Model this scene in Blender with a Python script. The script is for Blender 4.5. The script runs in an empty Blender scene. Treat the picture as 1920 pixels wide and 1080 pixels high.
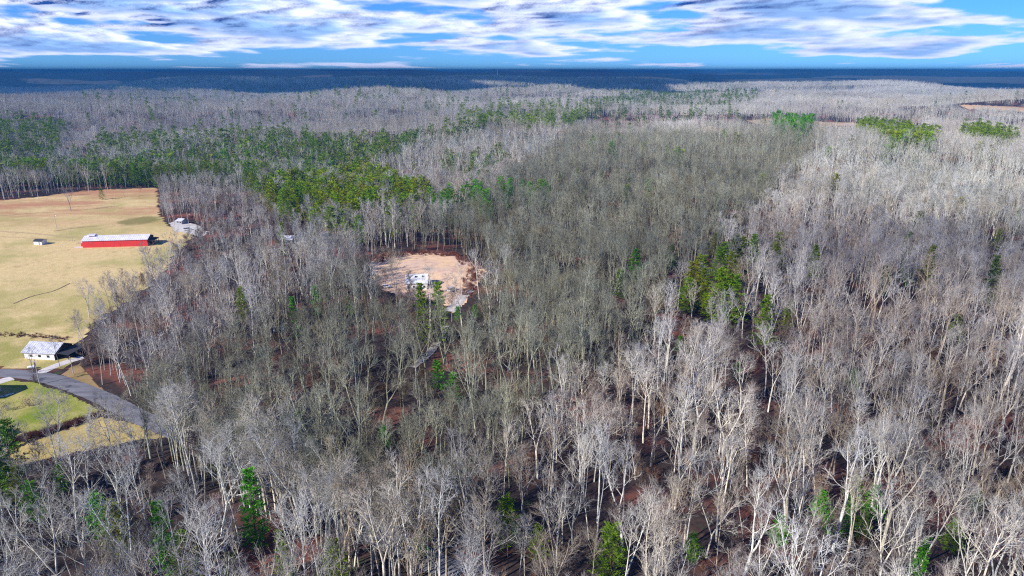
import bpy, math, random
import numpy as np
from mathutils import Vector

R = math.radians
rng = np.random.default_rng(7)
rnd = random.Random(11)
scene = bpy.context.scene
COL = scene.collection

# ------------------------------------------------------------------ camera, sky, sun, exposure
CAM_Z = 100.0
PITCH = math.atan((540 - 132) / 1280.0)
cam_d = bpy.data.cameras.new('camera')
cam = bpy.data.objects.new('camera', cam_d)
COL.objects.link(cam)
scene.camera = cam
cam_d.sensor_width = 36
cam_d.lens = 24
cam_d.clip_start = 1
cam_d.clip_end = 900000
cam.location = (0, 0, CAM_Z)
cam.rotation_euler = (R(90) - PITCH, 0, 0)

SUN_EL = R(33)
SUN_AZ = R(232)            # where the sun stands, clockwise from +Y: behind the camera and to the left
sun_dir = Vector((math.sin(SUN_AZ) * math.cos(SUN_EL), math.cos(SUN_AZ) * math.cos(SUN_EL), math.sin(SUN_EL)))
sd = bpy.data.lights.new('sun', 'SUN')
sd.energy = 4.6
sd.angle = R(0.5)
sd.color = (1.0, 0.955, 0.9)
sun = bpy.data.objects.new('sun', sd)
COL.objects.link(sun)
sun.rotation_euler = (-sun_dir).to_track_quat('-Z', 'Y').to_euler()
sun.location = (-300, -300, 500)

world = bpy.data.worlds.new('World')
scene.world = world
world.use_nodes = True
wn = world.node_tree
wn.nodes.clear()
w_out = wn.nodes.new('ShaderNodeOutputWorld')
w_bg = wn.nodes.new('ShaderNodeBackground')
w_sky = wn.nodes.new('ShaderNodeTexSky')
w_sky.sky_type = 'NISHITA'
w_sky.sun_disc = False
w_sky.sun_elevation = SUN_EL
w_sky.sun_rotation = SUN_AZ
w_sky.altitude = 800
w_sky.air_density = 1.0
w_sky.dust_density = 0.0
w_sky.ozone_density = 3.0
w_tint = wn.nodes.new('ShaderNodeMix'); w_tint.data_type = 'RGBA'; w_tint.blend_type = 'MULTIPLY'
w_tint.inputs[0].default_value = 1.0; w_tint.inputs[7].default_value = (0.19, 0.49, 1.14, 1)      # the deep polarised blue of the photograph
wn.links.new(w_sky.outputs[0], w_tint.inputs[6])
wn.links.new(w_tint.outputs[2], w_bg.inputs['Color'])
w_bg.inputs['Strength'].default_value = 0.09
wn.links.new(w_bg.outputs[0], w_out.inputs['Surface'])

scene.view_settings.view_transform = 'Standard'
scene.view_settings.look = 'None'
scene.view_settings.gamma = 1
scene.view_settings.use_curve_mapping = False
scene.view_settings.exposure = 0.62
scene.render.engine = 'CYCLES'
cy = scene.cycles
cy.max_bounces = 5
cy.diffuse_bounces = 2
cy.glossy_bounces = 1
cy.transmission_bounces = 2
cy.transparent_max_bounces = 8
cy.volume_bounces = 0
cy.use_denoising = False
cy.use_adaptive_sampling = True
cy.adaptive_threshold = 0.008
scene.cycles.pixel_filter_type = 'BLACKMAN_HARRIS'
scene.cycles.filter_width = 1.2

# ------------------------------------------------------------------ noise, terrain, picture <-> ground
def vnoise(x, y, seed=0):
    x = np.asarray(x, float); y = np.asarray(y, float)
    xi = np.floor(x); yi = np.floor(y)
    fx = x - xi; fy = y - yi
    fx = fx * fx * (3 - 2 * fx); fy = fy * fy * (3 - 2 * fy)
    def h(a, b):
        v = np.sin(a * 127.1 + b * 311.7 + seed * 74.7) * 43758.5453
        return v - np.floor(v)
    return ((h(xi, yi) * (1 - fx) + h(xi + 1, yi) * fx) * (1 - fy) +
            (h(xi, yi + 1) * (1 - fx) + h(xi + 1, yi + 1) * fx) * fy)

def fbm(x, y, seed=0, octs=4):
    s = 0; a = 0.5; t = 0
    for i in range(octs):
        s = s + a * vnoise(x * 2 ** i + 17.3 * i, y * 2 ** i - 9.1 * i, seed + i); t += a; a *= 0.5
    return s / t

def sstep(a, b, v):
    t = np.clip((v - a) / (b - a), 0, 1)
    return t * t * (3 - 2 * t)

def gauss(x, y, cx, cy_, rx, ry, ang=0.0):
    c, s = math.cos(ang), math.sin(ang)
    u = ((x - cx) * c + (y - cy_) * s) / rx
    v = (-(x - cx) * s + (y - cy_) * c) / ry
    return np.exp(-(u * u + v * v))

def H(x, y):
    x = np.asarray(x, float); y = np.asarray(y, float)
    d = np.hypot(x, y)
    z = (fbm(x / 150, y / 150, 3, 2) - 0.5) * 16 * (1 - 0.4 * sstep(0, -200, x))
    z = z + (fbm(x / 420 + 5, y / 420, 8, 3) - 0.5) * 78 * sstep(450, 1600, d)
    z = z - 20 * gauss(x, y, -420, 760, 420, 110, -0.35)          # creek valley with the evergreens
    z = z + 24 * gauss(x, y, -40, 1050, 230, 170)                 # rounded knoll left of the woodland
    z = z + 16 * gauss(x, y, -900, 1700, 700, 320, 0.1)
    z = z + 18 * gauss(x, y, 700, 1900, 900, 260, 0.05)
    z = z - 9 * gauss(x, y, 60, 200, 70, 90, 0.6)                 # hollow in the right foreground
    z = z - 10 * gauss(x, y, 260, 330, 120, 60, -0.5)
    flat = np.maximum(sstep(90, 0, x + 0.62 * y - 150 + 60 * 0) * sstep(760, 560, y),
                      gauss(x, y, -50, 305, 60, 60) * 1.6)
    flat = np.clip(flat, 0, 1)
    far = sstep(2700, 3600, d)
    ridge = fbm(x / 2600 + 3.1, y / 1500, 21, 4)
    z = z * (1 - far) + far * (-45 + 95 * sstep(0.35, 0.75, ridge) + 75 * sstep(8000, 20000, d) * sstep(0.3, 0.8, fbm(x / 3800, y / 2500, 33, 4))
                               + 14 * (fbm(x / 500, y / 400, 41, 3) - .5))
    z = z + 70 * gauss(x, y, 8500, 12500, 7000, 900, 0.05) + 40 * gauss(x, y, -2000, 14000, 5000, 700, -0.03) + 34 * gauss(x, y, 2300, 4300, 1400, 400, 0.05) + 20 * gauss(x, y, 400, 5200, 600, 260)
    z = np.minimum(z, 100 + 38 * np.tanh((z - 100) / 45))
    return z * (1 - flat)

SINP, COSP = math.sin(PITCH), math.cos(PITCH)

def ray(px, py):
    u = (px - 960) / 1280.0; v = -(py - 540) / 1280.0
    d = Vector((u, COSP + v * SINP, -SINP + v * COSP))
    return d.normalized()

def P(px, py, dz=0.0):
    """the point of the ground (or of a level dz above it) seen at a place of the 1920x1080 photograph"""
    d = ray(px, py)
    ts = 40.0 * 1.012 ** np.arange(620)
    for _ in range(3):
        below = CAM_Z + d.z * ts < H(d.x * ts, d.y * ts) + dz
        i = int(np.argmax(below)) if below.any() else len(ts) - 1
        ts = np.linspace(ts[max(i - 1, 0)], ts[i], 40)
    return (d.x * float(ts[-1]), d.y * float(ts[-1]))

def project(x, y, z):
    dy = np.asarray(y, float); dz = np.asarray(z, float) - CAM_Z
    depth = dy * COSP - dz * SINP
    up = dy * SINP + dz * COSP
    depth = np.maximum(depth, 1e-3)
    return 960 + 1280 * np.asarray(x) / depth, 540 - 1280 * up / depth, depth

def inpoly(x, y, poly):
    x = np.asarray(x); y = np.asarray(y)
    inside = np.zeros(x.shape, bool)
    n = len(poly)
    for i in range(n):
        x1, y1 = poly[i]; x2, y2 = poly[(i + 1) % n]
        if y1 == y2: continue
        c = ((y1 > y) != (y2 > y)) & (x < (x2 - x1) * (y - y1) / (y2 - y1) + x1)
        inside ^= c
    return inside

def GP(pts, dz=0.0):
    return [P(a, b, dz) for a, b in pts]

def dist_line(x, y, line):
    best = np.full(np.shape(x), 1e9)
    for (x1, y1), (x2, y2) in zip(line[:-1], line[1:]):
        dx, dy = x2 - x1, y2 - y1
        t = np.clip(((x - x1) * dx + (y - y1) * dy) / (dx * dx + dy * dy), 0, 1)
        best = np.minimum(best, np.hypot(x - x1 - t * dx, y - y1 - t * dy))
    return best

# ------------------------------------------------------------------ materials
def mat(name):
    m = bpy.data.materials.new(name); m.use_nodes = True
    nt = m.node_tree; nt.nodes.clear()
    out = nt.nodes.new('ShaderNodeOutputMaterial')
    return m, nt, out

def node(nt, kind, ins=None, **props):
    n = nt.nodes.new(kind)
    for k, v in props.items(): setattr(n, k, v)
    for k, v in (ins or {}).items():
        if hasattr(v, 'is_output') or isinstance(v, bpy.types.NodeSocket): nt.links.new(v, n.inputs[k])
        else: n.inputs[k].default_value = v
    return n

def mth(nt, op, a, b=None, c=None, clamp=False):
    n = nt.nodes.new('ShaderNodeMath'); n.operation = op; n.use_clamp = clamp
    for i, v in enumerate((a, b, c)):
        if v is None: continue
        if isinstance(v, bpy.types.NodeSocket): nt.links.new(v, n.inputs[i])
        else: n.inputs[i].default_value = v
    return n.outputs[0]

def mixc(nt, f, a, b, mode='MIX'):
    n = nt.nodes.new('ShaderNodeMix'); n.data_type = 'RGBA'; n.blend_type = mode
    for key, v in ((0, f), (6, a), (7, b)):
        if isinstance(v, bpy.types.NodeSocket): nt.links.new(v, n.inputs[key])
        else: n.inputs[key].default_value = (*v, 1) if isinstance(v, tuple) and len(v) == 3 else v
    return n.outputs[2]

def noise(nt, vec, scale, detail=4, rough=0.55, dim='3D'):
    n = node(nt, 'ShaderNodeTexNoise', {'Scale': scale, 'Detail': detail, 'Roughness': rough}, noise_dimensions=dim)
    if vec is not None: nt.links.new(vec, n.inputs['Vector'])
    return n.outputs[0]

def ramp(nt, f, lo, hi):
    n = nt.nodes.new('ShaderNodeMapRange'); n.interpolation_type = 'SMOOTHSTEP'
    nt.links.new(f, n.inputs[0]); n.inputs[1].default_value = lo; n.inputs[2].default_value = hi
    return n.outputs[0]

def wpos(nt):
    return nt.nodes.new('ShaderNodeNewGeometry').outputs['Position']

def stretch(nt, vec, sx, sy, sz=1.0, rot=0.0):
    n = nt.nodes.new('ShaderNodeMapping'); nt.links.new(vec, n.inputs[0])
    n.inputs['Scale'].default_value = (sx, sy, sz); n.inputs['Rotation'].default_value = (0, 0, rot)
    return n.outputs[0]

def plain(name, col, rough=0.8, metal=0.0, spot=None, scale=2.0):
    m, nt, out = mat(name)
    p = wpos(nt)
    c = mixc(nt, ramp(nt, noise(nt, p, scale, 5, 0.65), 0.35, 0.68), col, spot or tuple(v * 0.72 for v in col))
    b = node(nt, 'ShaderNodeBsdfPrincipled', {'Base Color': c, 'Roughness': rough, 'Metallic': metal})
    nt.links.new(b.outputs[0], out.inputs[0])
    return m

def bark_material(name, col, dark):
    m, nt, out = mat(name)
    at = node(nt, 'ShaderNodeAttribute', attribute_type='INSTANCER', attribute_name='tint')
    tc = nt.nodes.new('ShaderNodeTexCoord')
    c = mixc(nt, ramp(nt, noise(nt, stretch(nt, tc.outputs['Object'], 2.2, 2.2, 0.6), 1.0, 3, 0.6), 0.4, 0.66), col, dark)
    c = mixc(nt, 1.0, c, at.outputs['Color'], 'MULTIPLY')
    b = node(nt, 'ShaderNodeBsdfDiffuse', {'Color': c, 'Roughness': 0.5})
    nt.links.new(b.outputs[0], out.inputs[0])
    return m

def needle_material(name, a, b_, under):
    m, nt, out = mat(name)
    at = node(nt, 'ShaderNodeAttribute', attribute_type='INSTANCER', attribute_name='tint')
    tc = nt.nodes.new('ShaderNodeTexCoord')
    c = mixc(nt, ramp(nt, noise(nt, tc.outputs['Object'], 0.9, 3, 0.6), 0.35, 0.65), a, b_)
    c = mixc(nt, 1.0, c, at.outputs['Color'], 'MULTIPLY')
    d = node(nt, 'ShaderNodeBsdfDiffuse', {'Color': c})
    t = node(nt, 'ShaderNodeBsdfTranslucent', {'Color': c})
    mx = node(nt, 'ShaderNodeMixShader', {0: 0.3, 1: d.outputs[0], 2: t.outputs[0]})
    nt.links.new(mx.outputs[0], out.inputs[0])
    return m

M = {}
M['bark'] = bark_material('pale_bark', (0.76, 0.735, 0.70), (0.50, 0.47, 0.445))
M['twig'] = bark_material('twig_bark', (0.50, 0.48, 0.475), (0.37, 0.35, 0.345))
M['pine_bark'] = bark_material('pine_bark', (0.16, 0.12, 0.09), (0.09, 0.07, 0.055))
M['needle'] = needle_material('pine_needles', (0.20, 0.27, 0.04), (0.10, 0.165, 0.03), None)
M['brown_leaf'] = needle_material('dry_leaves', (0.30, 0.17, 0.11), (0.20, 0.10, 0.07), None)

# ------------------------------------------------------------------ mesh helpers
class MB:
    """collects tubes, boxes and loose faces; build() links them as one mesh object"""
    def __init__(s): s.v = []; s.f = []; s.m = []; s.n = 0
    def add(s, vs, fs, mi=0):
        vs = [tuple(map(float, p)) for p in vs]
        s.v.extend(vs); s.f.extend([tuple(i + s.n for i in f) for f in fs]); s.m.extend([mi] * len(fs)); s.n += len(vs)
    def box(s, x0, x1, y0, y1, z0, z1, mi=0):
        s.add([(x0, y0, z0), (x1, y0, z0), (x1, y1, z0), (x0, y1, z0), (x0, y0, z1), (x1, y0, z1), (x1, y1, z1), (x0, y1, z1)],
              [(0, 3, 2, 1), (4, 5, 6, 7), (0, 1, 5, 4), (1, 2, 6, 5), (2, 3, 7, 6), (3, 0, 4, 7)], mi)
    def tube(s, pts, rad, k=5, mi=0, tip=False):
        vs = []; fs = []
        n = len(pts)
        for i, p in enumerate(pts):
            a = pts[min(i + 1, n - 1)]; b = pts[max(i - 1, 0)]
            d = (a[0] - b[0], a[1] - b[1], a[2] - b[2])
            L = math.sqrt(d[0] ** 2 + d[1] ** 2 + d[2] ** 2) or 1
            d = (d[0] / L, d[1] / L, d[2] / L)
            if abs(d[2]) < 0.9: u = (d[1], -d[0], 0.0)
            else: u = (0.0, d[2], -d[1])
            ul = math.sqrt(u[0] ** 2 + u[1] ** 2 + u[2] ** 2); u = (u[0] / ul, u[1] / ul, u[2] / ul)
            w = (d[1] * u[2] - d[2] * u[1], d[2] * u[0] - d[0] * u[2], d[0] * u[1] - d[1] * u[0])
            if tip and i == n - 1:
                vs.append(p)
            else:
                for j in range(k):
                    c, q = math.cos(6.28318 * j / k) * rad[i], math.sin(6.28318 * j / k) * rad[i]
                    vs.append((p[0] + u[0] * c + w[0] * q, p[1] + u[1] * c + w[1] * q, p[2] + u[2] * c + w[2] * q))
        for i in range(n - 1):
            for j in range(k):
                a = i * k + j; b = i * k + (j + 1) % k
                if tip and i == n - 2: fs.append((a, b, (n - 1) * k))
                else: fs.append((a, b, b + k, a + k))
        s.add(vs, fs, mi)
    def mesh(s, name, mats, smooth=False):
        me = bpy.data.meshes.new(name)
        me.from_pydata(s.v, [], s.f)
        for m in mats: me.materials.append(m)
        if any(s.m): me.polygons.foreach_set('material_index', s.m)
        if smooth: me.polygons.foreach_set('use_smooth', [True] * len(s.f))
        me.update()
        return me
    def build(s, name, mats, parent=None, loc=(0, 0, 0), rz=0.0):
        if not isinstance(mats, (list, tuple)): mats = [mats]
        o = bpy.data.objects.new(name, s.mesh(name, mats)); COL.objects.link(o)
        o.location = loc; o.rotation_euler = (0, 0, rz)
        if parent: o.parent = parent
        return o

def tag(o, label=None, cat=None, group=None, kind=None):
    if label: o['label'] = label
    if cat: o['category'] = cat
    if group: o['group'] = group
    if kind: o['kind'] = kind
    return o

def empty(name, loc, rz=0.0):
    o = bpy.data.objects.new(name, None); COL.objects.link(o)
    o.location = loc; o.rotation_euler = (0, 0, rz); o.empty_display_size = 1
    return o

# ------------------------------------------------------------------ places on the ground
PASTURE = GP([(-260, 400), (-200, 388), (0, 376), (80, 368), (150, 358), (230, 354), (296, 352), (300, 372), (303, 405), (322, 424),
              (368, 434), (362, 452), (330, 470), (318, 505), (285, 535), (250, 560), (205, 590), (170, 625), (148, 655),
              (138, 690), (60, 696), (-60, 690), (-420, 690), (-420, 500)])
LAWN = GP([(-420, 706), (-60, 706), (0, 712), (70, 717), (120, 735), (160, 752), (197, 772), (160, 785), (120, 800), (60, 828), (0, 846), (-420, 900)])
STRIP = GP([(-420, 905), (0, 846), (60, 829), (130, 801), (190, 780), (240, 790), (300, 800), (310, 822), (240, 830), (150, 850), (70, 866), (0, 890), (-420, 960)])
VERGE = GP([(150, 680), (165, 700), (200, 735), (235, 752), (215, 742), (180, 737), (140, 718), (112, 704), (128, 690)])
CLEARING = GP([(690, 495), (705, 482), (740, 476), (800, 474), (845, 476), (872, 486), (905, 500), (918, 512), (895, 535), (884, 552), (868, 575), (850, 590),
               (838, 575), (800, 562), (760, 556), (715, 545), (700, 525)])
YARD = GP([(316, 420), (330, 412), (352, 416), (378, 424), (392, 436), (375, 446), (350, 438), (325, 434)])
ROAD = GP([(-420, 690), (-120, 697), (0, 700), (50, 703), (100, 712), (150, 729), (200, 750), (240, 771), (290, 795), (360, 825), (430, 858), (500, 893),
           (570, 928), (650, 970), (740, 1016), (860, 1080)])
DRIVE = GP([(72, 701), (95, 690), (125, 679), (155, 670)])
TRACK = GP([(330, 812), (375, 803), (430, 797), (495, 786)])
TRACK2 = GP([(772, 690), (800, 668), (818, 645), (835, 612)])
FARFIELDS = [GP([(1395, 226), (1450, 222), (1530, 227), (1640, 232), (1720, 240), (1700, 244), (1600, 238), (1500, 234), (1420, 234)]),
             GP([(1795, 197), (1870, 199), (1960, 204), (1960, 213), (1870, 210), (1800, 204)]),
             GP([(-60, 180), (40, 178), (75, 181), (60, 185), (-60, 187)]),
             GP([(105, 268), (150, 262), (172, 268), (165, 276), (120, 280)])]

# the woodland stand in the middle of the picture
STAND = GP([(232, 742), (625, 503), (850, 597), (942, 507), (802, 449), (715, 454), (1075, 236), (1572, 239), (1180, 620), (980, 800), (785, 996)], 15.0)

BRUSHY = GP([(860, 485), (940, 507), (895, 555), (850, 600), (790, 578), (700, 545), (640, 515), (690, 500), (705, 530), (800, 560), (850, 585), (885, 530)])

def in_open(x, y, grow=0.0):
    m = np.zeros(np.shape(x), bool)
    for poly in (PASTURE, LAWN, STRIP, VERGE, CLEARING, YARD, *FARFIELDS): m |= inpoly(x, y, poly)
    m |= dist_line(x, y, ROAD) < np.where(np.asarray(y) > 165, 5.0, 3.4)
    m |= dist_line(x, y, DRIVE) < 4.0
    m |= dist_line(x, y, TRACK) < 3.5
    return m

# ------------------------------------------------------------------ ground
def grid_mesh(name, az0, az1, na, r0, r1, nr, m):
    az = np.linspace(R(az0), R(az1), na); r = np.geomspace(r0, r1, nr)
    A, RR = np.meshgrid(az, r)
    x = np.sin(A) * RR; y = np.cos(A) * RR; z = H(x, y)
    co = np.stack([x, y, z], -1).reshape(-1, 3)
    i, j = np.meshgrid(np.arange(nr - 1), np.arange(na - 1), indexing='ij')
    a = (i * na + j).ravel()
    f = np.stack([a, a + 1, a + 1 + na, a + na], -1)
    me = bpy.data.meshes.new(name)
    me.vertices.add(len(co)); me.vertices.foreach_set('co', co.ravel())
    me.loops.add(f.size); me.loops.foreach_set('vertex_index', f.ravel())
    me.polygons.add(len(f)); me.polygons.foreach_set('loop_start', np.arange(0, f.size, 4))
    me.polygons.foreach_set('use_smooth', np.ones(len(f), bool))
    me.update(calc_edges=True); me.validate()
    me.materials.append(m)
    o = bpy.data.objects.new(name, me); COL.objects.link(o)
    return o

def ground_material():
    m, nt, out = mat('forest_floor')
    p = wpos(nt)
    litter = mixc(nt, ramp(nt, noise(nt, p, 0.5, 6, 0.7), 0.35, 0.65), (0.070, 0.048, 0.042), (0.036, 0.028, 0.026))
    litter = mixc(nt, ramp(nt, noise(nt, p, 0.03, 4, 0.6), 0.50, 0.64), litter, (0.19, 0.075, 0.052))
    litter = mixc(nt, ramp(nt, noise(nt, p, 0.11, 4, 0.6), 0.62, 0.72), litter, (0.06, 0.075, 0.035))
    far = mixc(nt, ramp(nt, noise(nt, p, 0.02, 6, 0.7), 0.35, 0.65), (0.085, 0.075, 0.066), (0.05, 0.055, 0.042))
    ln = node(nt, 'ShaderNodeVectorMath', {0: p}, operation='LENGTH').outputs['Value']
    fa = ramp(nt, ln, 2600, 4200)
    c = mixc(nt, fa, litter, far)
    patch = ramp(nt, noise(nt, stretch(nt, p, 0.00045, 0.0012), 1.0, 3, 0.5), 0.70, 0.75)
    patch = mth(nt, 'MULTIPLY', patch, ramp(nt, ln, 6000, 8000))
    c = mixc(nt, patch, c, (0.26, 0.23, 0.19))
    b = node(nt, 'ShaderNodeBsdfDiffuse', {'Color': c})
    nt.links.new(b.outputs[0], out.inputs[0])
    return m

g = grid_mesh('ground', -62, 62, 420, 25, 120000, 560, ground_material())
tag(g, kind='structure')

def sheet(name, poly, m, step, lift):
    xs = [p[0] for p in poly]; ys = [p[1] for p in poly]
    # cut the polygon on a grid: cells wholly or partly inside, edge kept uneven
    x = np.arange(min(xs), max(xs) + step, step); y = np.arange(min(ys), max(ys) + step, step)
    X, Y = np.meshgrid(x, y)
    ins = inpoly(X + (vnoise(X / 3, Y / 3, 5) - .5) * step * 2, Y + (vnoise(X / 3, Y / 3, 6) - .5) * step * 2, poly)
    nx = len(x)
    idx = -np.ones(X.size, int)
    cell = ins[:-1, :-1] & ins[1:, :-1] & ins[:-1, 1:] & ins[1:, 1:]
    i, j = np.nonzero(cell)
    a = i * nx + j
    quad = np.stack([a, a + 1, a + 1 + nx, a + nx], -1)
    used = np.unique(quad)
    idx[used] = np.arange(len(used))
    co = np.stack([X.ravel()[used], Y.ravel()[used], H(X.ravel()[used], Y.ravel()[used]) + lift], -1)
    me = bpy.data.meshes.new(name); me.from_pydata(co.tolist(), [], idx[quad].tolist()); me.materials.append(m); me.update()
    o = bpy.data.objects.new(name, me); COL.objects.link(o)
    return tag(o, kind='structure')

def pasture_material():
    m, nt, out = mat('winter_pasture')
    p = wpos(nt)
    c = mixc(nt, ramp(nt, noise(nt, p, 0.35, 6, 0.75), 0.3, 0.7), (0.70, 0.53, 0.27), (0.55, 0.42, 0.19))
    c = mixc(nt, mth(nt, 'MULTIPLY', ramp(nt, noise(nt, p, 0.022, 5, 0.62), 0.44, 0.66), 0.8), c, (0.38, 0.34, 0.12))
    sep = node(nt, 'ShaderNodeSeparateXYZ', {0: p})
    top = ramp(nt, sep.outputs['Y'], 425, 520)
    red = mth(nt, 'MULTIPLY', ramp(nt, noise(nt, stretch(nt, p, 0.012, 0.03), 1, 5, 0.7), 0.36, 0.6), top)
    c = mixc(nt, red, c, (0.46, 0.24, 0.13))
    low = ramp(nt, sep.outputs['Y'], 330, 240)
    c = mixc(nt, mth(nt, 'MULTIPLY', low, ramp(nt, noise(nt, p, 0.05, 5, 0.65), 0.35, 0.6)), c, (0.33, 0.30, 0.09))
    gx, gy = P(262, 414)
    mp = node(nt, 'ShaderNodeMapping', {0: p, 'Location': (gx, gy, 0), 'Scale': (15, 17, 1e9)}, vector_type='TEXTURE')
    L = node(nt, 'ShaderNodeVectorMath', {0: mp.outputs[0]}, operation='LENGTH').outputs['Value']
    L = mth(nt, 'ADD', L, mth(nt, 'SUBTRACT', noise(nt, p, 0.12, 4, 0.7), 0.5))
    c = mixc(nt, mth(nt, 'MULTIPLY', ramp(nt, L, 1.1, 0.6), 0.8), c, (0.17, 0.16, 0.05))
    c = mixc(nt, mth(nt, 'MULTIPLY', ramp(nt, noise(nt, p, 0.09, 6, 0.75), 0.52, 0.72), 0.8), c, (0.40, 0.28, 0.13))
    bmp = node(nt, 'ShaderNodeBump', {'Strength': 0.5, 'Distance': 0.4, 'Height': noise(nt, p, 1.3, 5, 0.7)})
    b = node(nt, 'ShaderNodeBsdfDiffuse', {'Color': c, 'Normal': bmp.outputs[0]})
    nt.links.new(b.outputs[0], out.inputs[0])
    return m

def grass_material(name, a, b_, c_, s1=0.06, s2=0.5):
    m, nt, out = mat(name)
    p = wpos(nt)
    c = mixc(nt, ramp(nt, noise(nt, p, s1, 5, 0.65), 0.38, 0.62), a, b_)
    c = mixc(nt, ramp(nt, noise(nt, p, s2, 6, 0.7), 0.45, 0.75), c, c_)
    bmp = node(nt, 'ShaderNodeBump', {'Strength': 0.5, 'Distance': 0.3, 'Height': noise(nt, p, 1.6, 5, 0.7)})
    b = node(nt, 'ShaderNodeBsdfDiffuse', {'Color': c, 'Normal': bmp.outputs[0]})
    nt.links.new(b.outputs[0], out.inputs[0])
    return m

sheet('pasture', PASTURE, pasture_material(), 2.0, 0.10)
sheet('lawn', LAWN, grass_material('green_lawn', (0.19, 0.25, 0.03), (0.42, 0.36, 0.13), (0.30, 0.29, 0.07)), 0.8, 0.11)
sheet('grass_strip', STRIP, grass_material('dry_strip', (0.55, 0.42, 0.16), (0.42, 0.33, 0.12), (0.34, 0.24, 0.10)), 0.8, 0.10)
sheet('road_verge', VERGE, grass_material('verge_grass', (0.34, 0.24, 0.12), (0.24, 0.19, 0.07), (0.40, 0.20, 0.12), 0.12), 0.6, 0.09)
sheet('clearing', CLEARING, grass_material('cleared_clay', (0.80, 0.55, 0.33), (0.70, 0.50, 0.36), (0.50, 0.31, 0.24), 0.05, 0.22), 0.9, 0.12)
sheet('gravel_yard', YARD, grass_material('pale_gravel', (0.62, 0.58, 0.54), (0.5, 0.46, 0.42), (0.4, 0.36, 0.32)), 1.0, 0.14)
far_m = grass_material('far_dry_field', (0.55, 0.36, 0.20), (0.46, 0.30, 0.18), (0.5, 0.33, 0.2), 0.02, 0.1)
for fpoly in FARFIELDS:
    sheet('far_field', fpoly, far_m, 5.0, 1.0)

def ribbon(name, line, w, m, lift, sub=12):
    pts = []
    n = len(line)
    for i in range(n - 1):
        p0 = line[max(i - 1, 0)]; p1 = line[i]; p2 = line[i + 1]; p3 = line[min(i + 2, n - 1)]
        for k in range(sub):
            t = k / sub
            q = [0.5 * (2 * p1[a] + (p2[a] - p0[a]) * t + (2 * p0[a] - 5 * p1[a] + 4 * p2[a] - p3[a]) * t * t +
                        (3 * p1[a] - p0[a] - 3 * p2[a] + p3[a]) * t ** 3) for a in (0, 1)]
            pts.append(q)
    pts.append(line[-1])
    vs, fs = [], []
    cols = 5
    for i, q in enumerate(pts):
        a = pts[max(i - 1, 0)]; b = pts[min(i + 1, len(pts) - 1)]
        dx, dy = b[0] - a[0], b[1] - a[1]; L = math.hypot(dx, dy) or 1
        for c in range(cols):
            s = (c / (cols - 1) - 0.5) * w + rnd.uniform(-.15, .15) * (c in (0, cols - 1))
            x, y = q[0] - dy / L * s, q[1] + dx / L * s
            vs.append((x, y, float(H(x, y)) + lift - (0.12 if c in (0, cols - 1) else 0)))
        if i:
            for c in range(cols - 1):
                k = (i - 1) * cols + c
                fs.append((k, k + cols, k + cols + 1, k + 1))
    mb = MB(); mb.add(vs, fs)
    return tag(mb.build(name, m), kind='structure')

def asphalt():
    m, nt, out = mat('worn_asphalt')
    p = wpos(nt)
    c = mixc(nt, ramp(nt, noise(nt, stretch(nt, p, 0.10, 0.42, 1, -0.75), 1, 5, 0.65), 0.35, 0.65), (0.19, 0.185, 0.20), (0.12, 0.118, 0.13))
    c = mixc(nt, ramp(nt, noise(nt, p, 0.16, 3, 0.5), 0.63, 0.66), c, (0.06, 0.06, 0.07))
    b = node(nt, 'ShaderNodeBsdfPrincipled', {'Base Color': c, 'Roughness': 0.85})
    nt.links.new(b.outputs[0], out.inputs[0])
    return m

ribbon('road', ROAD, 6.4, asphalt(), 0.24)
trk = plain('bare_earth_track', (0.36, 0.24, 0.13), 0.95, 0, (0.46, 0.33, 0.17), 0.4)
for ln_, w_ in (([(-60, 430), (0, 434), (60, 438), (130, 445), (165, 447)], 1.6), ([(-60, 408), (0, 405), (60, 400), (100, 398)], 0.9), ([(100, 434), (140, 428), (180, 424)], 0.8),
                ([(290, 451), (320, 452), (345, 455)], 2.2), ([(25, 570), (60, 556), (100, 546), (130, 532)], 0.8), ([(-60, 440), (40, 446), (140, 452)], 0.7)):
    ribbon('earth_track', GP(ln_), w_, trk, 0.30)
ribbon('driveway', DRIVE, 4.0, plain('pale_concrete', (0.66, 0.62, 0.58), 0.9, 0, (0.5, 0.46, 0.42), 0.8), 0.21)
ribbon('driveway', GP([(-60, 732), (0, 716), (22, 709)]), 4.5, bpy.data.materials['pale_concrete'], 0.21)
ribbon('gravel_track', TRACK, 3.6, plain('track_gravel', (0.42, 0.38, 0.32), 0.95, 0, (0.33, 0.29, 0.24), 0.5), 0.35)
ribbon('gravel_track', TRACK2, 3.2, bpy.data.materials['track_gravel'], 0.35)
ribbon('gravel_drive', GP([(842, 585), (858, 568), (868, 556), (880, 545)]), 5.0, bpy.data.materials['pale_gravel'], 0.3)
# ------------------------------------------------------------------ clouds (a real layer 1.5 km up: it is seen and it shades the land)
CLOUD_Z = 1500.0
def above(px, py):
    x, y = P(px, py, 12)
    k = CLOUD_Z / sun_dir.z
    return (x + sun_dir.x * k, y + sun_dir.y * k)

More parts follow.
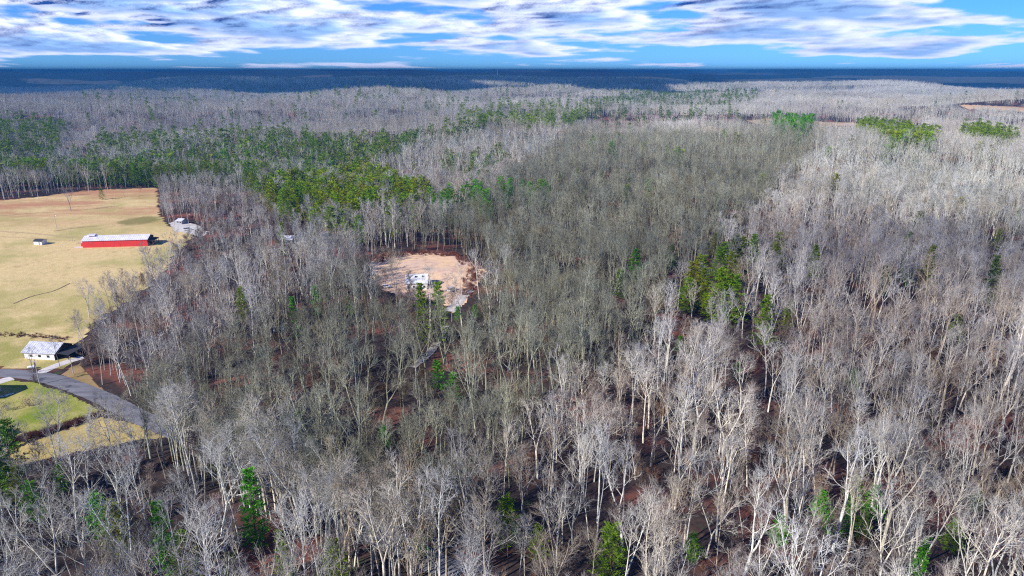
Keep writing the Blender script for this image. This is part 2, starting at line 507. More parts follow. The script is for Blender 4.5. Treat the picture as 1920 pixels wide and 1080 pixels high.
def cloud_material():
    m, nt, out = mat('cloud')
    p = wpos(nt)
    sep = node(nt, 'ShaderNodeSeparateXYZ', {0: p})
    yc = mth(nt, 'MAXIMUM', sep.outputs['Y'], 1500.0)              # rows of cloud, wider apart with distance
    cu = mth(nt, 'DIVIDE', sep.outputs['X'], mth(nt, 'MULTIPLY', mth(nt, 'POWER', mth(nt, 'DIVIDE', yc, 14000.0), 0.88), 3300.0))
    cv = mth(nt, 'MULTIPLY', mth(nt, 'POWER', mth(nt, 'DIVIDE', 1400.0, yc), 0.6), 24.0)
    cc = node(nt, 'ShaderNodeCombineXYZ', {0: cu, 1: cv}).outputs[0]
    n = noise(nt, stretch(nt, cc, 0.80, 0.60), 1.0, 3, 0.5)
    n2 = noise(nt, stretch(nt, cc, 4.6, 2.3), 1.0, 4, 0.55)
    wob = mth(nt, 'MULTIPLY', mth(nt, 'SUBTRACT', n, 0.5), 2600)
    yy = mth(nt, 'ADD', sep.outputs['Y'], wob)
    k = CLOUD_Z / sun_dir.z
    edge = ramp(nt, yy, EDGE_Y - 250 + sun_dir.y * k, EDGE_Y + 250 + sun_dir.y * k)
    deep = ramp(nt, sep.outputs['Y'], 8000, 13000)
    # near land lies in a gap of the layer; beyond it the layer closes up, then breaks into rows
    bias = mth(nt, 'ADD', mth(nt, 'MULTIPLY', edge, 0.54), mth(nt, 'MULTIPLY', deep, -0.15))
    bias = mth(nt, 'SUBTRACT', bias, 0.36)
    bias = mth(nt, 'SUBTRACT', bias, mth(nt, 'MULTIPLY', ramp(nt, sep.outputs['Y'], 30000, 90000), 0.13))
    dens = mth(nt, 'ADD', n, bias)
    for (cx, cy_, rx, ry, amt, ang) in CLOUD_BITS:
        mp = node(nt, 'ShaderNodeMapping', {0: p, 'Location': (cx, cy_, 0), 'Rotation': (0, 0, ang), 'Scale': (rx, ry, 1e9)}, vector_type='TEXTURE')
        sx = node(nt, 'ShaderNodeSeparateXYZ', {0: mp.outputs[0]})
        c2 = node(nt, 'ShaderNodeCombineXYZ', {0: sx.outputs[0], 1: sx.outputs[1]})
        L = node(nt, 'ShaderNodeVectorMath', {0: c2.outputs[0]}, operation='LENGTH').outputs['Value']
        L = mth(nt, 'ADD', L, mth(nt, 'MULTIPLY', mth(nt, 'SUBTRACT', noise(nt, stretch(nt, p, 1 / 140, 1 / 140), 1.0, 3, 0.6), 0.5), 0.9))
        dens = mth(nt, 'ADD', dens, mth(nt, 'MULTIPLY', ramp(nt, L, 1.25, 0.45), amt))
    d2 = mth(nt, 'ADD', dens, mth(nt, 'MULTIPLY', mth(nt, 'SUBTRACT', n2, 0.5), 0.17))
    alpha = ramp(nt, d2, 0.42, 0.51)
    thick = ramp(nt, d2, 0.49, 0.64)
    tcol = mixc(nt, thick, (0.78, 0.81, 0.85), (0.27, 0.44, 0.66))
    bmp = node(nt, 'ShaderNodeBump', {'Strength': 1.0, 'Distance': 3600.0, 'Height': mth(nt, 'ADD', dens, mth(nt, 'MULTIPLY', n2, 0.035))})
    tr = node(nt, 'ShaderNodeBsdfTranslucent', {'Color': tcol, 'Normal': bmp.outputs[0]})
    df = node(nt, 'ShaderNodeBsdfDiffuse', {'Color': (0.8, 0.8, 0.8, 1)})
    mx = node(nt, 'ShaderNodeMixShader', {0: 0.08, 1: tr.outputs[0], 2: df.outputs[0]})
    for (cx, cy_, rx, ry, amt, ang) in SHADE:                       # thin unseen cloud patches, added and shaped to shade the near land
        mp = node(nt, 'ShaderNodeMapping', {0: p, 'Location': (cx, cy_, 0), 'Rotation': (0, 0, ang), 'Scale': (rx, ry, 1e9)}, vector_type='TEXTURE')
        L = node(nt, 'ShaderNodeVectorMath', {0: mp.outputs[0]}, operation='LENGTH').outputs['Value']
        L = mth(nt, 'ADD', L, mth(nt, 'MULTIPLY', mth(nt, 'SUBTRACT', noise(nt, stretch(nt, p, 1 / 110, 1 / 110), 1.0, 3, 0.6), 0.5), 1.1))
        alpha = mth(nt, 'MAXIMUM', alpha, mth(nt, 'MULTIPLY', ramp(nt, L, 1.35, 0.35), amt))
    tp = nt.nodes.new('ShaderNodeBsdfTransparent')
    a2 = mth(nt, 'MULTIPLY', alpha, 0.97)
    fin = node(nt, 'ShaderNodeMixShader', {0: a2, 1: tp.outputs[0], 2: mx.outputs[0]})
    nt.links.new(fin.outputs[0], out.inputs[0])
    m.use_transparent_shadow = True
    return m

EDGE_Y = 3100.0
CLOUD_BITS, SHADE = [], []
for (px, py, rx, ry, amt, ang) in ((1810, 500, 170, 95, 0.55, 0.2), (1600, 600, 90, 45, 0.34, 0.2), (1870, 760, 80, 50, 0.34, 0.5)):
    ax, ay = above(px, py)
    SHADE.append((ax, ay, rx, ry, amt, ang))
# openings over the far land
for (px, py, rx, ry, amt) in ((565, 148, 420, 650, -0.6), (1230, 150, 330, 500, -0.6), (1640, 163, 1100, 700, -0.7), (1820, 147, 1500, 900, -0.6),
                              (1480, 146, 700, 700, -0.5), (150, 152, 700, 500, -0.35), (1000, 158, 300, 250, -0.3)):
    ax, ay = above(px, py)
    CLOUD_BITS.append((ax, ay, rx, ry, amt, 0.0))
mb = MB(); S = 400000
mb.add([(-S, -S, 0), (S, -S, 0), (S, S, 0), (-S, S, 0)], [(0, 3, 2, 1)])
tag(mb.build('clouds', cloud_material(), loc=(0, 0, CLOUD_Z)), 'broken rows of white cloud with blue grey undersides across the blue sky', kind='stuff')

# ------------------------------------------------------------------ haze
def haze_material():
    m, nt, out = mat('thin_haze')
    v = node(nt, 'ShaderNodeVolumePrincipled', {'Color': (0.06, 0.40, 1.0, 1), 'Density': HAZE, 'Anisotropy': 0.0})
    nt.links.new(v.outputs[0], out.inputs['Volume'])
    return m
HAZE = 8e-5
hb = MB(); hb.box(-122000, 122000, -122000, 122000, -200, 146)
tag(hb.build('haze', haze_material()), kind='stuff')

# ------------------------------------------------------------------ trees: builders
def norm(v):
    l = math.sqrt(v[0] ** 2 + v[1] ** 2 + v[2] ** 2) or 1
    return (v[0] / l, v[1] / l, v[2] / l)

def grow(mb, p, d, length, r0, r1, nseg, k, rr, wander=0.12, lift=0.05, mi=0, tip=False):
    pts = [p]; dirs = [d]
    for i in range(nseg):
        d = norm((d[0] + rr.uniform(-wander, wander), d[1] + rr.uniform(-wander, wander), d[2] + rr.uniform(-wander, wander) * 0.5 + lift))
        s = length / nseg
        p = (p[0] + d[0] * s, p[1] + d[1] * s, p[2] + d[2] * s)
        pts.append(p); dirs.append(d)
    rad = [r0 + (r1 - r0) * (i / nseg) ** 0.85 for i in range(nseg + 1)]
    mb.tube(pts, rad, k, mi, tip)
    return pts, dirs, rad

def side(d, ang, az):
    """a direction at an angle from d"""
    if abs(d[2]) < 0.95: u = norm((d[1], -d[0], 0.0))
    else: u = (1.0, 0.0, 0.0)
    w = (d[1] * u[2] - d[2] * u[1], d[2] * u[0] - d[0] * u[2], d[0] * u[1] - d[1] * u[0])
    c, s = math.cos(ang), math.sin(ang)
    a, b = math.cos(az) * s, math.sin(az) * s
    return norm((d[0] * c + u[0] * a + w[0] * b, d[1] * c + u[1] * a + w[1] * b, d[2] * c + u[2] * a + w[2] * b))

def along(pts, dirs, t):
    f = t * (len(pts) - 1); i = min(int(f), len(pts) - 2); f -= i
    a, b = pts[i], pts[i + 1]
    return (a[0] + (b[0] - a[0]) * f, a[1] + (b[1] - a[1]) * f, a[2] + (b[2] - a[2]) * f), dirs[i + 1]

def hardwood(seed, Ht=24, spread=1.0, first=0.45, forks=1, lod=0, lean=0.04):
    """returns trunk and crown builders; the crown is every limb and twig"""
    rr = random.Random(seed)
    T, C = MB(), MB()
    kk = (6, 4, 3)[lod]
    r0 = Ht * (0.0088, 0.0080, 0.0070)[lod] * rr.uniform(0.8, 1.2)
    nl, ns, nt_, nf = ((11, 5, 4, 3), (10, 4, 4, 3), (9, 6, 0, 0))[lod]
    tr = [(0.024, 0.013), (0.036, 0.026), (0.075, 0.06)][lod]
    spread = spread * 1.15
    leaders = []
    d = norm((rr.uniform(-lean, lean), rr.uniform(-lean, lean), 1))
    if forks == 1:
        leaders.append(grow(T, (0, 0, -0.5), d, Ht * 0.97, r0, 0.035, 9 if lod < 2 else 4, kk, rr, 0.06, 0.03))
        starts = [(leaders[0], first)]
    else:
        fh = Ht * rr.uniform(0.28, 0.42)
        st = grow(T, (0, 0, -0.5), d, fh, r0 * 1.1, r0 * 0.9, 4, kk, rr, 0.04, 0.03)
        starts = []
        a0 = rr.uniform(0, 6.28)
        for i in range(forks):
            dd = side(st[1][-1], rr.uniform(0.18, 0.34), a0 + i * 6.28 / forks)
            L = grow(T, st[0][-1], dd, (Ht - fh) * rr.uniform(0.85, 1.0), r0 * 0.66, 0.03, 7 if lod < 2 else 3, kk, rr, 0.08, 0.07)
            starts.append((L, 0.18))
    n_each = max(3, int(nl / len(starts) + 0.5))
    for (pts, dirs, rad), f0 in starts:
        az = rr.uniform(0, 6.28)
        for i in range(n_each):
            t = f0 + (0.97 - f0) * ((i + rr.random() * 0.7) / n_each)
            p, d = along(pts, dirs, t)
            az += 2.4 + rr.uniform(-0.4, 0.4)
            ang = rr.uniform(0.55, 1.0) * (1.1 - 0.45 * t)
            ln = Ht * spread * (0.30 - 0.20 * max(0, (t - f0) / (1 - f0)) ** 1.4) * rr.uniform(0.7, 1.2) / (0.75 + 0.25 * len(starts))
            rl = max(0.03, rad[min(int(t * (len(rad) - 1)), len(rad) - 1)] * 0.55) * (1.0 if lod < 2 else 1.2)
            limb = grow(C, p, side(d, ang, az), ln, rl, 0.022, 5 if lod < 2 else 2, 4 if lod == 0 else 3, rr, 0.16, 0.10, 0)
            for j in range(ns):
                t2 = 0.22 + 0.76 * (j + rr.random() * 0.8) / ns
                p2, d2 = along(limb[0], limb[1], t2)
                ln2 = ln * rr.uniform(0.30, 0.55) * (1.15 - 0.5 * t2)
                br = grow(C, p2, side(d2, rr.uniform(0.45, 0.95), rr.uniform(0, 6.28)), ln2, max(rl * 0.5, tr[0]), tr[0] * 0.7,
                          3 if lod < 2 else 1, 3, rr, 0.18, 0.10, 1 if lod else 0, tip=(lod == 2))
                for q in range(nt_):
                    t3 = 0.2 + 0.8 * (q + rr.random()) / nt_
                    p3, d3 = along(br[0], br[1], min(t3, 1))
                    ln3 = rr.uniform(0.8, 1.9)
                    tw = grow(C, p3, side(d3, rr.uniform(0.35, 0.9), rr.uniform(0, 6.28)), ln3, tr[0], tr[1], 2, 3, rr, 0.2, 0.08, 1, tip=True)
                    for w in range(nf):
                        p4, d4 = along(tw[0], tw[1], rr.uniform(0.15, 0.95))
                        e = side(d4, rr.uniform(0.35, 0.9), rr.uniform(0, 6.28)); l4 = rr.uniform(0.45, 1.1)
                        C.tube([p4, (p4[0] + e[0] * l4, p4[1] + e[1] * l4, p4[2] + e[2] * l4 + 0.1)], [tr[1], 0.0], 3, 1, tip=True)
    return T, C

def conifer(seed, Ht=20, wid=3.2, base=0.22, lod=0, shape=1.0, clump=1.0):
    """tapered trunk and whorls of boughs carrying sprays of needles"""
    rr = random.Random(seed)
    T, C = MB(), MB()
    pts, dirs, rad = grow(T, (0, 0, -0.5), (0, 0, 1), Ht, Ht * 0.011, 0.03, 6 if lod < 2 else 3, 6 if lod == 0 else 4, rr, 0.03, 0.02)
    nb = (70, 40, 16)[lod]; nc = (7, 5, 3)[lod]; nf = (7, 5, 5)[lod]; fs = (0.42, 0.62, 1.25)[lod] * clump
    for i in range(nb):
        t = base + (0.99 - base) * ((i + rr.random()) / nb)
        p, d = along(pts, dirs, t)
        u = (t - base) / (1 - base)
        ln = wid * (0.22 + 0.95 * (1 - u) ** shape * min(1, 0.45 + u * 3.0)) * rr.uniform(0.6, 1.2)
        az = i * 2.4 + rr.uniform(-0.4, 0.4)
        droop = 0.45 * u - 0.08
        e = norm((math.cos(az), math.sin(az), droop + rr.uniform(-0.15, 0.2)))
        if lod < 2: C.tube([p, (p[0] + e[0] * ln, p[1] + e[1] * ln, p[2] + e[2] * ln)], [0.05, 0.012], 3, 0)
        for j in range(nc):
            f = 0.25 + 0.78 * (j + rr.random()) / nc
            c = (p[0] + e[0] * ln * f, p[1] + e[1] * ln * f, p[2] + e[2] * ln * f + 0.1)
            for k in range(nf):
                a = norm((rr.gauss(0, 1), rr.gauss(0, 1), rr.gauss(0, 0.6)))
                b = norm((e[0] + rr.gauss(0, 0.7), e[1] + rr.gauss(0, 0.7), 0.45 + rr.gauss(0, 0.5)))
                o = (c[0] + a[0] * fs * 0.8, c[1] + a[1] * fs * 0.8, c[2] + a[2] * fs * 0.5)
                s1 = fs * rr.uniform(0.7, 1.4); s2 = fs * rr.uniform(0.22, 0.45)
                C.add([(o[0] - a[0] * s2, o[1] - a[1] * s2, o[2] - a[2] * s2), (o[0] + a[0] * s2, o[1] + a[1] * s2, o[2] + a[2] * s2),
                       (o[0] + b[0] * s1, o[1] + b[1] * s1, o[2] + b[2] * s1)], [(0, 1, 2)], 1)
    return T, C

def bush(seed, Ht=3.0, leafy=0.0, lod=0):
    rr = random.Random(seed); B = MB()
    for i in range((16, 9)[lod]):
        d = norm((rr.uniform(-1, 1), rr.uniform(-1, 1), rr.uniform(0.7, 2.0)))
        st = grow(B, (rr.uniform(-.5, .5), rr.uniform(-.5, .5), -0.2), d, Ht * rr.uniform(0.6, 1.1), 0.035, 0.02, 3, 3, rr, 0.25, 0.08, 0)
        for j in range((9, 5)[lod]):
            p, dd = along(st[0], st[1], rr.uniform(0.3, 1)); e = side(dd, rr.uniform(0.4, 1.0), rr.uniform(0, 6.28)); l = rr.uniform(0.4, 1.2) * Ht / 3
            q = (p[0] + e[0] * l, p[1] + e[1] * l, p[2] + e[2] * l)
            B.tube([p, q], [0.026, 0], 3, 0, tip=True)
            if rr.random() < leafy:
                for k in range(6):
                    a = norm((rr.gauss(0, 1), rr.gauss(0, 1), rr.gauss(0, 1))); b = norm((rr.gauss(0, 1), rr.gauss(0, 1), rr.gauss(0, 1)))
                    s = 0.28; o = (q[0] + a[0] * .35, q[1] + a[1] * .35, q[2] + a[2] * .35)
                    B.add([o, (o[0] + a[0] * s, o[1] + a[1] * s, o[2] + a[2] * s), (o[0] + b[0] * s, o[1] + b[1] * s, o[2] + b[2] * s)], [(0, 1, 2)], 1)
    return B

def merged(T, C, mats_t, mats_c):
    B = MB(); B.add(T.v, T.f, 0)
    n0 = B.n; B.v.extend(C.v); B.f.extend([tuple(i + n0 for i in f) for f in C.f]); B.m.extend([a + 1 for a in C.m]); B.n += len(C.v)
    return B

HWM = [M['bark'], M['bark'], M['twig']]
PNM = [M['pine_bark'], M['pine_bark'], M['needle']]

# kinds of bare tree: (height, spread, height of first limb, forks)
HW_KINDS = [(24, 0.95, 0.53, 1), (26, 0.85, 0.60, 1), (22, 1.2, 0.46, 1), (25, 1.05, 0.45, 2), (21, 1.4, 0.32, 3), (27, 0.8, 0.55, 2), (22, 0.75, 0.6, 1), (24, 1.15, 0.6, 3)]
PN_KINDS = [(21, 4.0, 0.22, 0.9, 1.1), (24, 3.8, 0.34, 0.8, 1.1), (15, 4.2, 0.10, 0.75, 1.1), (18, 3.1, 0.06, 1.15, 1.0)]

hw_near = [hardwood(100 + i, *k[:1], spread=k[1], first=k[2], forks=k[3], lod=0) for i, k in enumerate(HW_KINDS)]
hw_mid = [hardwood(200 + i, *k[:1], spread=k[1], first=k[2], forks=k[3], lod=1) for i, k in enumerate(HW_KINDS)]
hw_low = [hardwood(300 + i, *k[:1], spread=k[1], first=k[2], forks=k[3], lod=2) for i, k in enumerate(HW_KINDS)]
pn_near = [conifer(400 + i, k[0], k[1], k[2], 0, k[3], k[4]) for i, k in enumerate(PN_KINDS)]
pn_mid = [conifer(500 + i, k[0], k[1], k[2], 1, k[3], k[4]) for i, k in enumerate(PN_KINDS)]
pn_low = [conifer(600 + i, k[0], k[1], k[2], 2, k[3], k[4]) for i, k in enumerate(PN_KINDS)]

# meshes that stand alone (things) and the same meshes joined (for the mass of the wood)
hw_trunk_me = [t.mesh('trunk', [M['bark']], True) for t, c in hw_near]
hw_crown_me = [c.mesh('crown', [M['bark'], M['twig']], True) for t, c in hw_near]
pn_trunk_me = [t.mesh('trunk', [M['pine_bark']], True) for t, c in pn_near]
pn_crown_me = [c.mesh('crown', [M['pine_bark'], M['needle']]) for t, c in pn_near]
pn_trunk_mid = [t.mesh('trunk', [M['pine_bark']], True) for t, c in pn_mid]
pn_crown_mid = [c.mesh('crown', [M['pine_bark'], M['needle']]) for t, c in pn_mid]

def source(coll, name, B, mats):
    me = B.mesh(name, mats); o = bpy.data.objects.new(name, me); coll.objects.link(o)

woods = bpy.data.collections.new('bare_tree_models')
pines = bpy.data.collections.new('evergreen_models')
for i in range(8): source(woods, 'model_%02d' % i, merged(*hw_near[i], 0, 0), HWM)
for i in range(8): source(woods, 'model_%02d' % (8 + i), merged(*hw_mid[i], 0, 0), HWM)
for i in range(8): source(woods, 'model_%02d' % (16 + i), merged(*hw_low[i], 0, 0), HWM)
CL = 36.0
for i in range(6):                                                    # stands of bare trees for the far woods
    rr = random.Random(700 + i); B = MB(); n = 5
    for a in range(n):
        for b in range(n):
            x = (a + rr.random()) / n * CL - CL / 2; y = (b + rr.random()) / n * CL - CL / 2
            s = rr.uniform(0.7, 1.12); c, q = math.cos(rr.uniform(0, 6.28)), 0; q = math.sqrt(1 - c * c)
            T, C = hw_low[rr.randrange(8)]
            mm = merged(T, C, 0, 0)
            mm.v = [((v[0] * c - v[1] * q) * s + x, (v[0] * q + v[1] * c) * s + y, v[2] * s) for v in mm.v]
            n0 = B.n; B.v.extend(mm.v); B.f.extend([tuple(k + n0 for k in f) for f in mm.f]); B.m.extend(mm.m); B.n += len(mm.v)
    source(woods, 'model_%02d' % (24 + i), B, HWM)
for i in range(3): source(woods, 'model_%02d' % (30 + i), bush(800 + i, 3.2, 0.0), [M['twig'], M['brown_leaf']])
for i in range(3): source(woods, 'model_%02d' % (33 + i), bush(810 + i, 2.8, 0.5), [M['twig'], M['brown_leaf']])
# saplings: thin poles under the canopy
for i in range(3):
    T, C = hardwood(820 + i, 11, spread=0.8, first=0.35, forks=1, lod=1)
    source(woods, 'model_%02d' % (36 + i), merged(T, C, 0, 0), HWM)
for i in range(4): source(pines, 'model_%02d' % i, merged(*pn_near[i], 0, 0), PNM)
for i in range(4): source(pines, 'model_%02d' % (4 + i), merged(*pn_mid[i], 0, 0), PNM)
for i in range(4): source(pines, 'model_%02d' % (8 + i), merged(*pn_low[i], 0, 0), PNM)

def mass(name, coll, pos, idx, rot, scl, tint, label):
    me = bpy.data.meshes.new(name)
    n = len(pos)
    me.vertices.add(n); me.vertices.foreach_set('co', np.asarray(pos, float).ravel())
    a = me.attributes.new('variant', 'INT', 'POINT'); a.data.foreach_set('value', np.asarray(idx, np.int32))
    a = me.attributes.new('turn', 'FLOAT_VECTOR', 'POINT'); a.data.foreach_set('vector', np.asarray(rot, float).ravel())
    a = me.attributes.new('size', 'FLOAT_VECTOR', 'POINT'); a.data.foreach_set('vector', np.asarray(scl, float).ravel())
    t4 = np.concatenate([np.asarray(tint, float), np.ones((n, 1))], 1)
    a = me.attributes.new('tint', 'FLOAT_COLOR', 'POINT'); a.data.foreach_set('color', t4.ravel())
    me.update()
    o = bpy.data.objects.new(name, me); COL.objects.link(o)
    ng = bpy.data.node_groups.new(name, 'GeometryNodeTree')
    ng.interface.new_socket('Geometry', in_out='INPUT', socket_type='NodeSocketGeometry')
    ng.interface.new_socket('Geometry', in_out='OUTPUT', socket_type='NodeSocketGeometry')
    gi = ng.nodes.new('NodeGroupInput'); go = ng.nodes.new('NodeGroupOutput')
    ci = ng.nodes.new('GeometryNodeCollectionInfo'); ci.inputs['Collection'].default_value = coll
    ci.inputs['Separate Children'].default_value = True; ci.inputs['Reset Children'].default_value = True
    iop = ng.nodes.new('GeometryNodeInstanceOnPoints'); iop.inputs['Pick Instance'].default_value = True
    def attr(nm, ty):
        q = ng.nodes.new('GeometryNodeInputNamedAttribute'); q.data_type = ty; q.inputs['Name'].default_value = nm
        return q.outputs['Attribute']
    e2r = ng.nodes.new('FunctionNodeEulerToRotation')
    ng.links.new(attr('turn', 'FLOAT_VECTOR'), e2r.inputs[0])
    ng.links.new(gi.outputs[0], iop.inputs['Points'])
    ng.links.new(ci.outputs[0], iop.inputs['Instance'])
    ng.links.new(attr('variant', 'INT'), iop.inputs['Instance Index'])
    ng.links.new(e2r.outputs[0], iop.inputs['Rotation'])
    ng.links.new(attr('size', 'FLOAT_VECTOR'), iop.inputs['Scale'])
    ng.links.new(iop.outputs[0], go.inputs[0])
    md = o.modifiers.new('trees', 'NODES'); md.node_group = ng
    return tag(o, label, kind='stuff')

# ------------------------------------------------------------------ where the trees stand
def jitter(x0, x1, y0, y1, s, seed):
    r_ = np.random.default_rng(seed)
    X, Y = np.meshgrid(np.arange(x0, x1, s), np.arange(y0, y1, s))
    X = X + r_.uniform(-.48, .48, X.shape) * s; Y = Y + r_.uniform(-.48, .48, X.shape) * s
    return X.ravel(), Y.ravel()

def wedge(X, Y, margin=60):
    return (np.abs(X) < 0.775 * Y + margin) & (np.hypot(X, Y) > 62)

ZONES = [  # evergreen zones: picture polygon, share, colour kind (0 deep, 1 yellow-green, 2 bright)
    ([(-100, 225), (60, 228), (140, 236), (110, 262), (110, 300), (170, 300), (200, 268), (330, 262), (480, 258), (620, 262), (735, 268), (735, 300),
      (640, 345), (560, 372), (500, 372), (430, 330), (300, 335), (150, 330), (-100, 345)], 0.50, 0),
    ([(700, 262), (770, 258), (860, 240), (960, 225), (940, 245), (800, 272), (740, 300)], 0.45, 0),
    ([(500, 360), (560, 345), (650, 322), (730, 328), (745, 345), (820, 375), (830, 388), (760, 412), (660, 405), (600, 400), (520, 395)], 0.85, 1),
    ([(800, 396), (850, 376), (900, 364), (935, 372), (930, 392), (860, 400), (810, 404)], 0.85, 2),
    ([(935, 355), (1020, 352), (1060, 365), (1040, 378), (940, 385)], 0.30, 2),
    ([(560, 385), (800, 395), (770, 425), (700, 430), (620, 440), (560, 420)], 0.18, 1),
    ([(860, 215), (960, 200), (1100, 205), (1180, 195), (1080, 232), (960, 238), (860, 235)], 0.30, 1),
    ([(1080, 195), (1250, 178), (1420, 170), (1420, 195), (1250, 205), (1100, 210)], 0.16, 0),
    ([(1440, 236), (1525, 240), (1520, 252), (1450, 254)], 0.7, 2),
    ([(1605, 238), (1660, 238), (1720, 256), (1760, 268), (1740, 284), (1670, 276), (1610, 256)], 0.9, 1),
    ([(1800, 246), (1850, 250), (1905, 266), (1890, 280), (1820, 270)], 0.8, 1),
    ([(1265, 520), (1330, 492), (1400, 468), (1425, 462), (1430, 480), (1395, 520), (1400, 560), (1330, 555), (1290, 552)], 0.16, 1),
    ([(715, 455), (760, 440), (800, 448), (760, 462), (725, 470)], 0.8, 0),
    ([(830, 300), (940, 290), (960, 320), (900, 350), (830, 350)], 0.2, 0),
    ([(-60, 860), (60, 860), (115, 880), (120, 925), (60, 950), (-60, 960)], 0.8, 0),
    ([(150, 150), (1400, 150), (1400, 230), (150, 235)], 0.03, 0),
    ([(800, 455), (870, 470), (880, 480), (830, 474)], 0.35, 1),
]
ZG = [(GP(z[0], 10.0), z[1], z[2]) for z in ZONES]
REDZONES = [GP([(1060, 222), (1110, 208), (1300, 208), (1530, 224), (1620, 238), (1600, 250), (1560, 238), (1080, 236), (950, 240)], 12),
            GP([(1560, 240), (1700, 240), (1860, 248), (1900, 270), (1760, 262), (1700, 245)], 12),
            ]

GREEN = [((0.75, 0.88, 0.75), (1.15, 1.15, 0.75)), ((1.15, 1.2, 0.5), (1.5, 1.42, 0.45)), ((0.7, 1.35, 0.6), (0.8, 1.5, 0.7))]

def stand_tint(x, y, r_):
    """bark tint of each bare tree: stands differ a little in colour; single trees differ too"""
    n = len(x)
    w = (vnoise(x / 18, y / 18, 51) - 0.5) * 14
    inside = inpoly(x + w, y + w * 0.7, STAND).astype(float)[:, None]
    base = np.array([1.0, 1.0, 0.895]) * (1 - inside) + np.array([0.60, 0.63, 0.475]) * inside
    v = r_.uniform(0.55, 1.2, (n, 1)) * (0.86 + 0.28 * vnoise(x / 60, y / 60, 61))[:, None]
    warm = r_.uniform(-0.06, 0.06, (n, 1)) * np.array([1, 0.2, -1])
    pinkish = (vnoise(x / 170, y / 120, 71) - 0.5)[:, None] * np.array([0.10, -0.02, -0.02]) * 0.9
    t = base * v + warm * base + pinkish * (1 - inside)
    brown = r_.random(n) < 0.15
    t[brown] *= np.array([0.80, 0.72, 0.62])
    for z in REDZONES:
        m = inpoly(x, y, z) & (r_.random(n) < 0.7)
        t[m] *= np.array([1.0, 0.66, 0.66])
    return np.clip(t, 0.05, 1.6)

# --- single evergreens read off the photograph: (top x, top y, foot y, colour, kind)
SINGLE_PINES = [(552, 560, 612, 2, 3), (594, 538, 585, 2, 0), (655, 556, 585, 2, 0), (791, 540, 604, 1, 3), (822, 540, 600, 1, 3), (452, 548, 600, 1, 1),
    (470, 880, 985, 2, 3), (305, 940, 1042, 2, 3), (182, 925, 985, 2, 2), (345, 1000, 1070, 0, 2), (562, 775, 822, 2, 2), (820, 676, 716, 2, 2), (850, 700, 740, 2, 2),
    (1192, 470, 512, 2, 2), (1258, 462, 492, 2, 2), (1162, 508, 545, 2, 2), (1337, 440, 480, 0, 1), (1300, 500, 548, 1, 2), (1412, 448, 496, 1, 0), (1374, 482, 530, 1, 0),
    (1352, 515, 570, 1, 2), (1376, 525, 575, 1, 2), (1290, 528, 566, 1, 2), (1435, 555, 640, 1, 0), (1528, 470, 515, 1, 1), (1740, 470, 522, 1, 3), (1864, 484, 545, 0, 3),
    (1870, 432, 470, 0, 1), (1795, 592, 632, 0, 2), (1565, 332, 358, 1, 2), (1147, 268, 292, 2, 2), (1605, 893, 935, 2, 2), (1640, 912, 958, 2, 2), (1462, 968, 1010, 2, 2),
    (1560, 955, 990, 2, 2), (1592, 945, 990, 2, 2), (1722, 1010, 1090, 2, 3), (1832, 918, 950, 0, 2), (950, 940, 995, 1, 2), (1382, 680, 705, 2, 2), (1602, 692, 722, 2, 2),
    (1540, 920, 960, 2, 2), (1620, 960, 1000, 0, 2), (1145, 985, 1060, 0, 2), (1790, 975, 1020, 0, 2), (625, 1020, 1075, 1, 2), (530, 1000, 1060, 1, 3), (435, 1040, 1100, 0, 2),
    (215, 950, 1010, 1, 2), (60, 905, 960, 2, 2), (110, 870, 930, 0, 1), (30, 880, 950, 0, 1), (1275, 630, 655, 2, 2), (1480, 570, 600, 1, 2), (1325, 555, 580, 1, 2),
    (1456, 462, 492, 1, 2), (1300, 1000, 1040, 0, 2), (785, 985, 1030, 2, 2), (1008, 985, 1030, 0, 2), (528, 425, 458, 1, 3), (720, 800, 830, 2, 2), (620, 395, 430, 1, 2),
    (1130, 325, 352, 0, 3), (1217, 338, 372, 2, 3), (1180, 322, 345, 0, 3), (1095, 350, 372, 2, 2), (957, 352, 380, 2, 2), (1050, 325, 348, 0, 3), (880, 350, 372, 2, 2),
    (190, 354, 368, 0, 2), (890, 572, 590, 2, 2), (858, 575, 595, 2, 2), (1350, 470, 505, 1, 2), (1660, 500, 540, 0, 2), (1700, 490, 520, 1, 2)]
pine_pos = []                                                          # x, y, kind, height, colour, forced
for (tx, ty, fy, colr, kind) in SINGLE_PINES:
    x, y = P(tx, fy, 3.0)
    h = min(max((fy - ty) * math.hypot(y, CAM_Z) / 1280 * (1.9 if colr == 1 else 1.55), 5.0), 25)
    x, y = P(tx, (ty + fy) / 2, h * 0.62)
    pine_pos.append((x, y, kind, h, colr, True))

PX = np.array([p[0] for p in pine_pos]); PY = np.array([p[1] for p in pine_pos])

# --- near and middle woods, tree by tree
STEP = 5.9
X, Y = jitter(-900, 900, 0, 1000, STEP, 5)
m = wedge(X, Y, 70) & (np.hypot(X, Y) < 950) & ~in_open(X, Y)
X, Y = X[m], Y[m]
r_ = np.random.default_rng(9)
keep = r_.random(len(X)) < (0.22 * (dist_line(X, Y, ROAD) < 16) + 0.50 + 0.5 * vnoise(X / 26, Y / 26, 13)) * (1 + 0.35 * sstep(400, 650, np.hypot(X, Y)))
X, Y = X[keep], Y[keep]
GAPS = [GP(q_) for q_ in ([(1180, 660), (1290, 640), (1300, 760), (1190, 780)], [(1370, 640), (1500, 630), (1480, 760), (1500, 880), (1380, 860)], [(1740, 930), (1920, 900), (1920, 1060), (1760, 1050)], [(960, 900), (1090, 900), (1060, 980), (960, 960)])]
keep = ~(inpoly(X, Y, BRUSHY) & (r_.random(len(X)) < 0.7))
for q_ in GAPS: keep &= ~(inpoly(X, Y, q_) & (r_.random(len(X)) < 0.55))
X, Y = X[keep], Y[keep]
